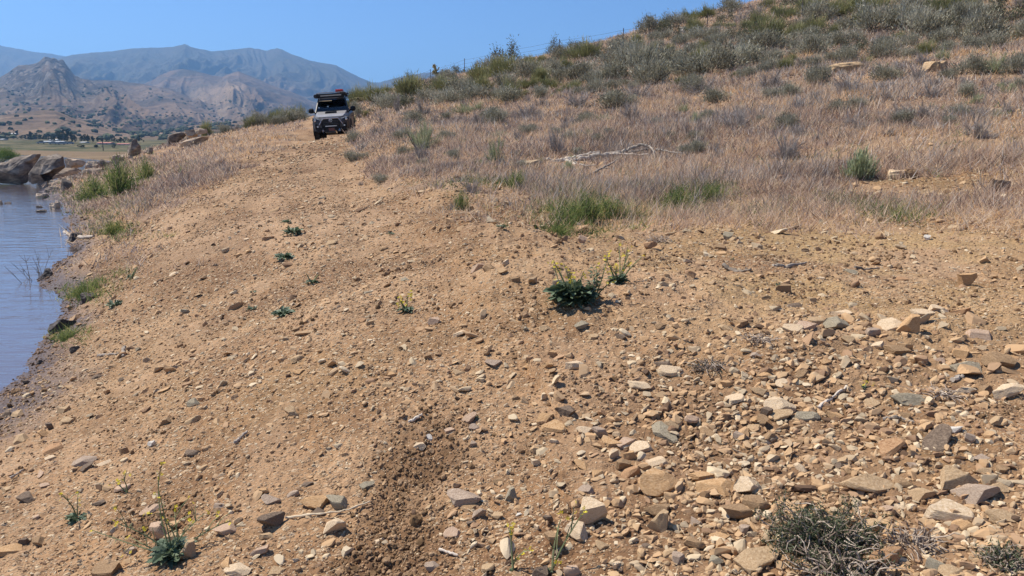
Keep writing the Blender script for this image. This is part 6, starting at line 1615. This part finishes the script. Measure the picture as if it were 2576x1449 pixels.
def vcar(x, yb, label, mat):
    u, v = bf(x, yb); P = hitfar(u, v); e = empty('far_car', P, float(tr2.uniform(-.6, .6)), label, 'car', 'cars parked in the far village')
    a = Acc(); box(a, (0, 0, .75), (4.6, 1.8, .8)); a.obj('body', M[mat], e)
    a = Acc(); box(a, (.2, 0, 1.45), (2.6, 1.6, .6), taper=.8); a.obj('cabin', M['dwin'], e)
    for sx in (-1.4, 1.4):
        for sy in (-.8, .8):
            a = Acc(); lathe(a, [(0, -.1), (.34, -.1), (.34, .1), (0, .1)], 'y', (sx, sy, .34), 12); a.obj('wheel', M['tyre'], e)
vcar(620, 358, 'white car left of the long white building', 'wallwhite'); vcar(930, 372, 'pale car in front of the grey roofed building', 'wallwhite'); vcar(1060, 366, 'grey car right of the grey roofed building', 'roofgrey'); vcar(800, 366, 'small white car between the two village buildings', 'wallwhite')
# utility pole with wires
M['polewood'] = plain('pole_wood', (.10, .075, .06), .9)
u, v = bf(1560, 465); P = hitfar(u, v); s = P.y / F; H = 198 / 6 * s
e = empty('utility_pole', P, 0, 'wooden utility pole with a crossarm standing in the field before the red roofed house', 'pole')
a = Acc(); tube(a, [(0, 0, -.5), (0, 0, H)], [.20, .14], 8); a.obj('pole', M['polewood'], e)
a = Acc(); box(a, (0, -.16, H * .86), (2.6, .12, .14)); a.obj('crossarm', M['polewood'], e)
for k, (hh, end) in enumerate(((.93, bf(-200, 205)), (.80, bf(-200, 262)), (.62, bf(-200, 275)))):
    X, Z = ray(*end); d = P.y * 1.05
    A = np.array([0, 0, H * hh]); B = np.array([X * d - P.x, d - P.y, Z * d - P.z]); C_ = np.array([-P.x + ray(*bf(2300, 300))[0] * P.y * 1.3, P.y * .3, H * hh - 3])
    a = Acc()
    for E in (B, C_):
        t = np.linspace(0, 1, 9)[:, None]; tube(a, A + (E - A) * t - np.array([0, 0, 1.]) * 2.5 * (4 * t * (1 - t)), .035, 3, .5, False)
    a.obj('wire', M['post'], e)
# willow in the lake
r = np.random.default_rng(55); X, Z = ray(-5, 407); d = WATER / Z
e = empty('willow_bush', (X * d, d, WATER), 0, 'bright green willow bush standing in the lake at the left edge', 'bush')
lf, st = Acc(), Acc(); s = d / F; R0 = 48 * s; H = 36 * s; nc = 24; th = r.uniform(0, 6.28, nc); rad = np.sqrt(r.uniform(0, 1, nc)) * R0 * .8
C = np.stack([np.cos(th) * rad, np.sin(th) * rad, H * .8 * np.sqrt(np.clip(1 - (rad / R0) ** 2, 0.05, 1)) * r.uniform(.5, 1, nc)], 1)
for c in C: tube(st, [c * [.15, .15, 0] - [0, 0, .3], c * [.6, .6, .5], c], [.05, .03, .01], 4, .5, False)
n = 6500; i = r.integers(0, nc, n); B = C[i] + r.normal(size=(n, 3)) * R0 * .16 * np.array([1, 1, .8]); B[:, 2] = np.abs(B[:, 2])
blades(lf, B, unit(r.normal(size=(n, 3)) + [0, 0, .6]), r.uniform(.12, .28, n), r.uniform(.05, .1, n), np.clip(r.normal(.5, .2, n), 0, 1), .4, r)
lf.obj('foliage', M['willow'], e); st.obj('stem', M['twig'], e)
# scrub trees dotting the foothills: a far mass
r = np.random.default_rng(66); lf = Acc(); n = 4800
az_ = np.radians(r.uniform(-37, -8, n)); rr_ = 780 * (2900 / 780) ** (r.uniform(0, 1, n) ** 1.25)
x = rr_ * np.sin(az_); y = rr_ * np.cos(az_)
k = r.uniform(size=n) < sst(-.25, .3, fbm(x / 130, y / 130, 3, 301)) * .8 + .1
x, y, rr_ = x[k], y[k], rr_[k]; z = far_height(x, y); s = r.uniform(1.3, 3.4, len(x)) * (1 + .15 * (rr_ > 1500))
V0, F0 = ICO[1]
for k in range(6):
    Vk = V0 * (1 + .35 * n3(V0, 1.7, 500 + k * 7)[:, None]); j = np.arange(k, len(x), 6)
    W = Vk[None] * np.stack([s[j], s[j], s[j] * .8], 1)[:, None] + np.stack([x[j], y[j], z[j] + s[j] * .3], 1)[:, None]
    lf.add(W.reshape(-1, 3), (F0[None] + (np.arange(len(j)) * len(Vk))[:, None, None]).reshape(-1, 3), np.repeat(r.uniform(0, 1, len(j)), len(Vk)))
o = lf.obj('foothill_scrub', M['treeleaf']); tag(o, 'dark scrub oaks dotting the tan foothills far away', 'scrub', kind='stuff')
finish_labels()
for o in bpy.data.objects:      # keep every label within sixteen words
    l = o.get('label')
    if l and len(l.split()) > 16:
        for a, b in ((' of the ', ' of '), ('mid-sized ', 'medium '), (' from left of ', ' of '), ('the far white roof at the left', 'the left white roof'), (' the ', ' ')):
            if len(l.split()) > 16: l = l.replace(a, b)
        o['label'] = l
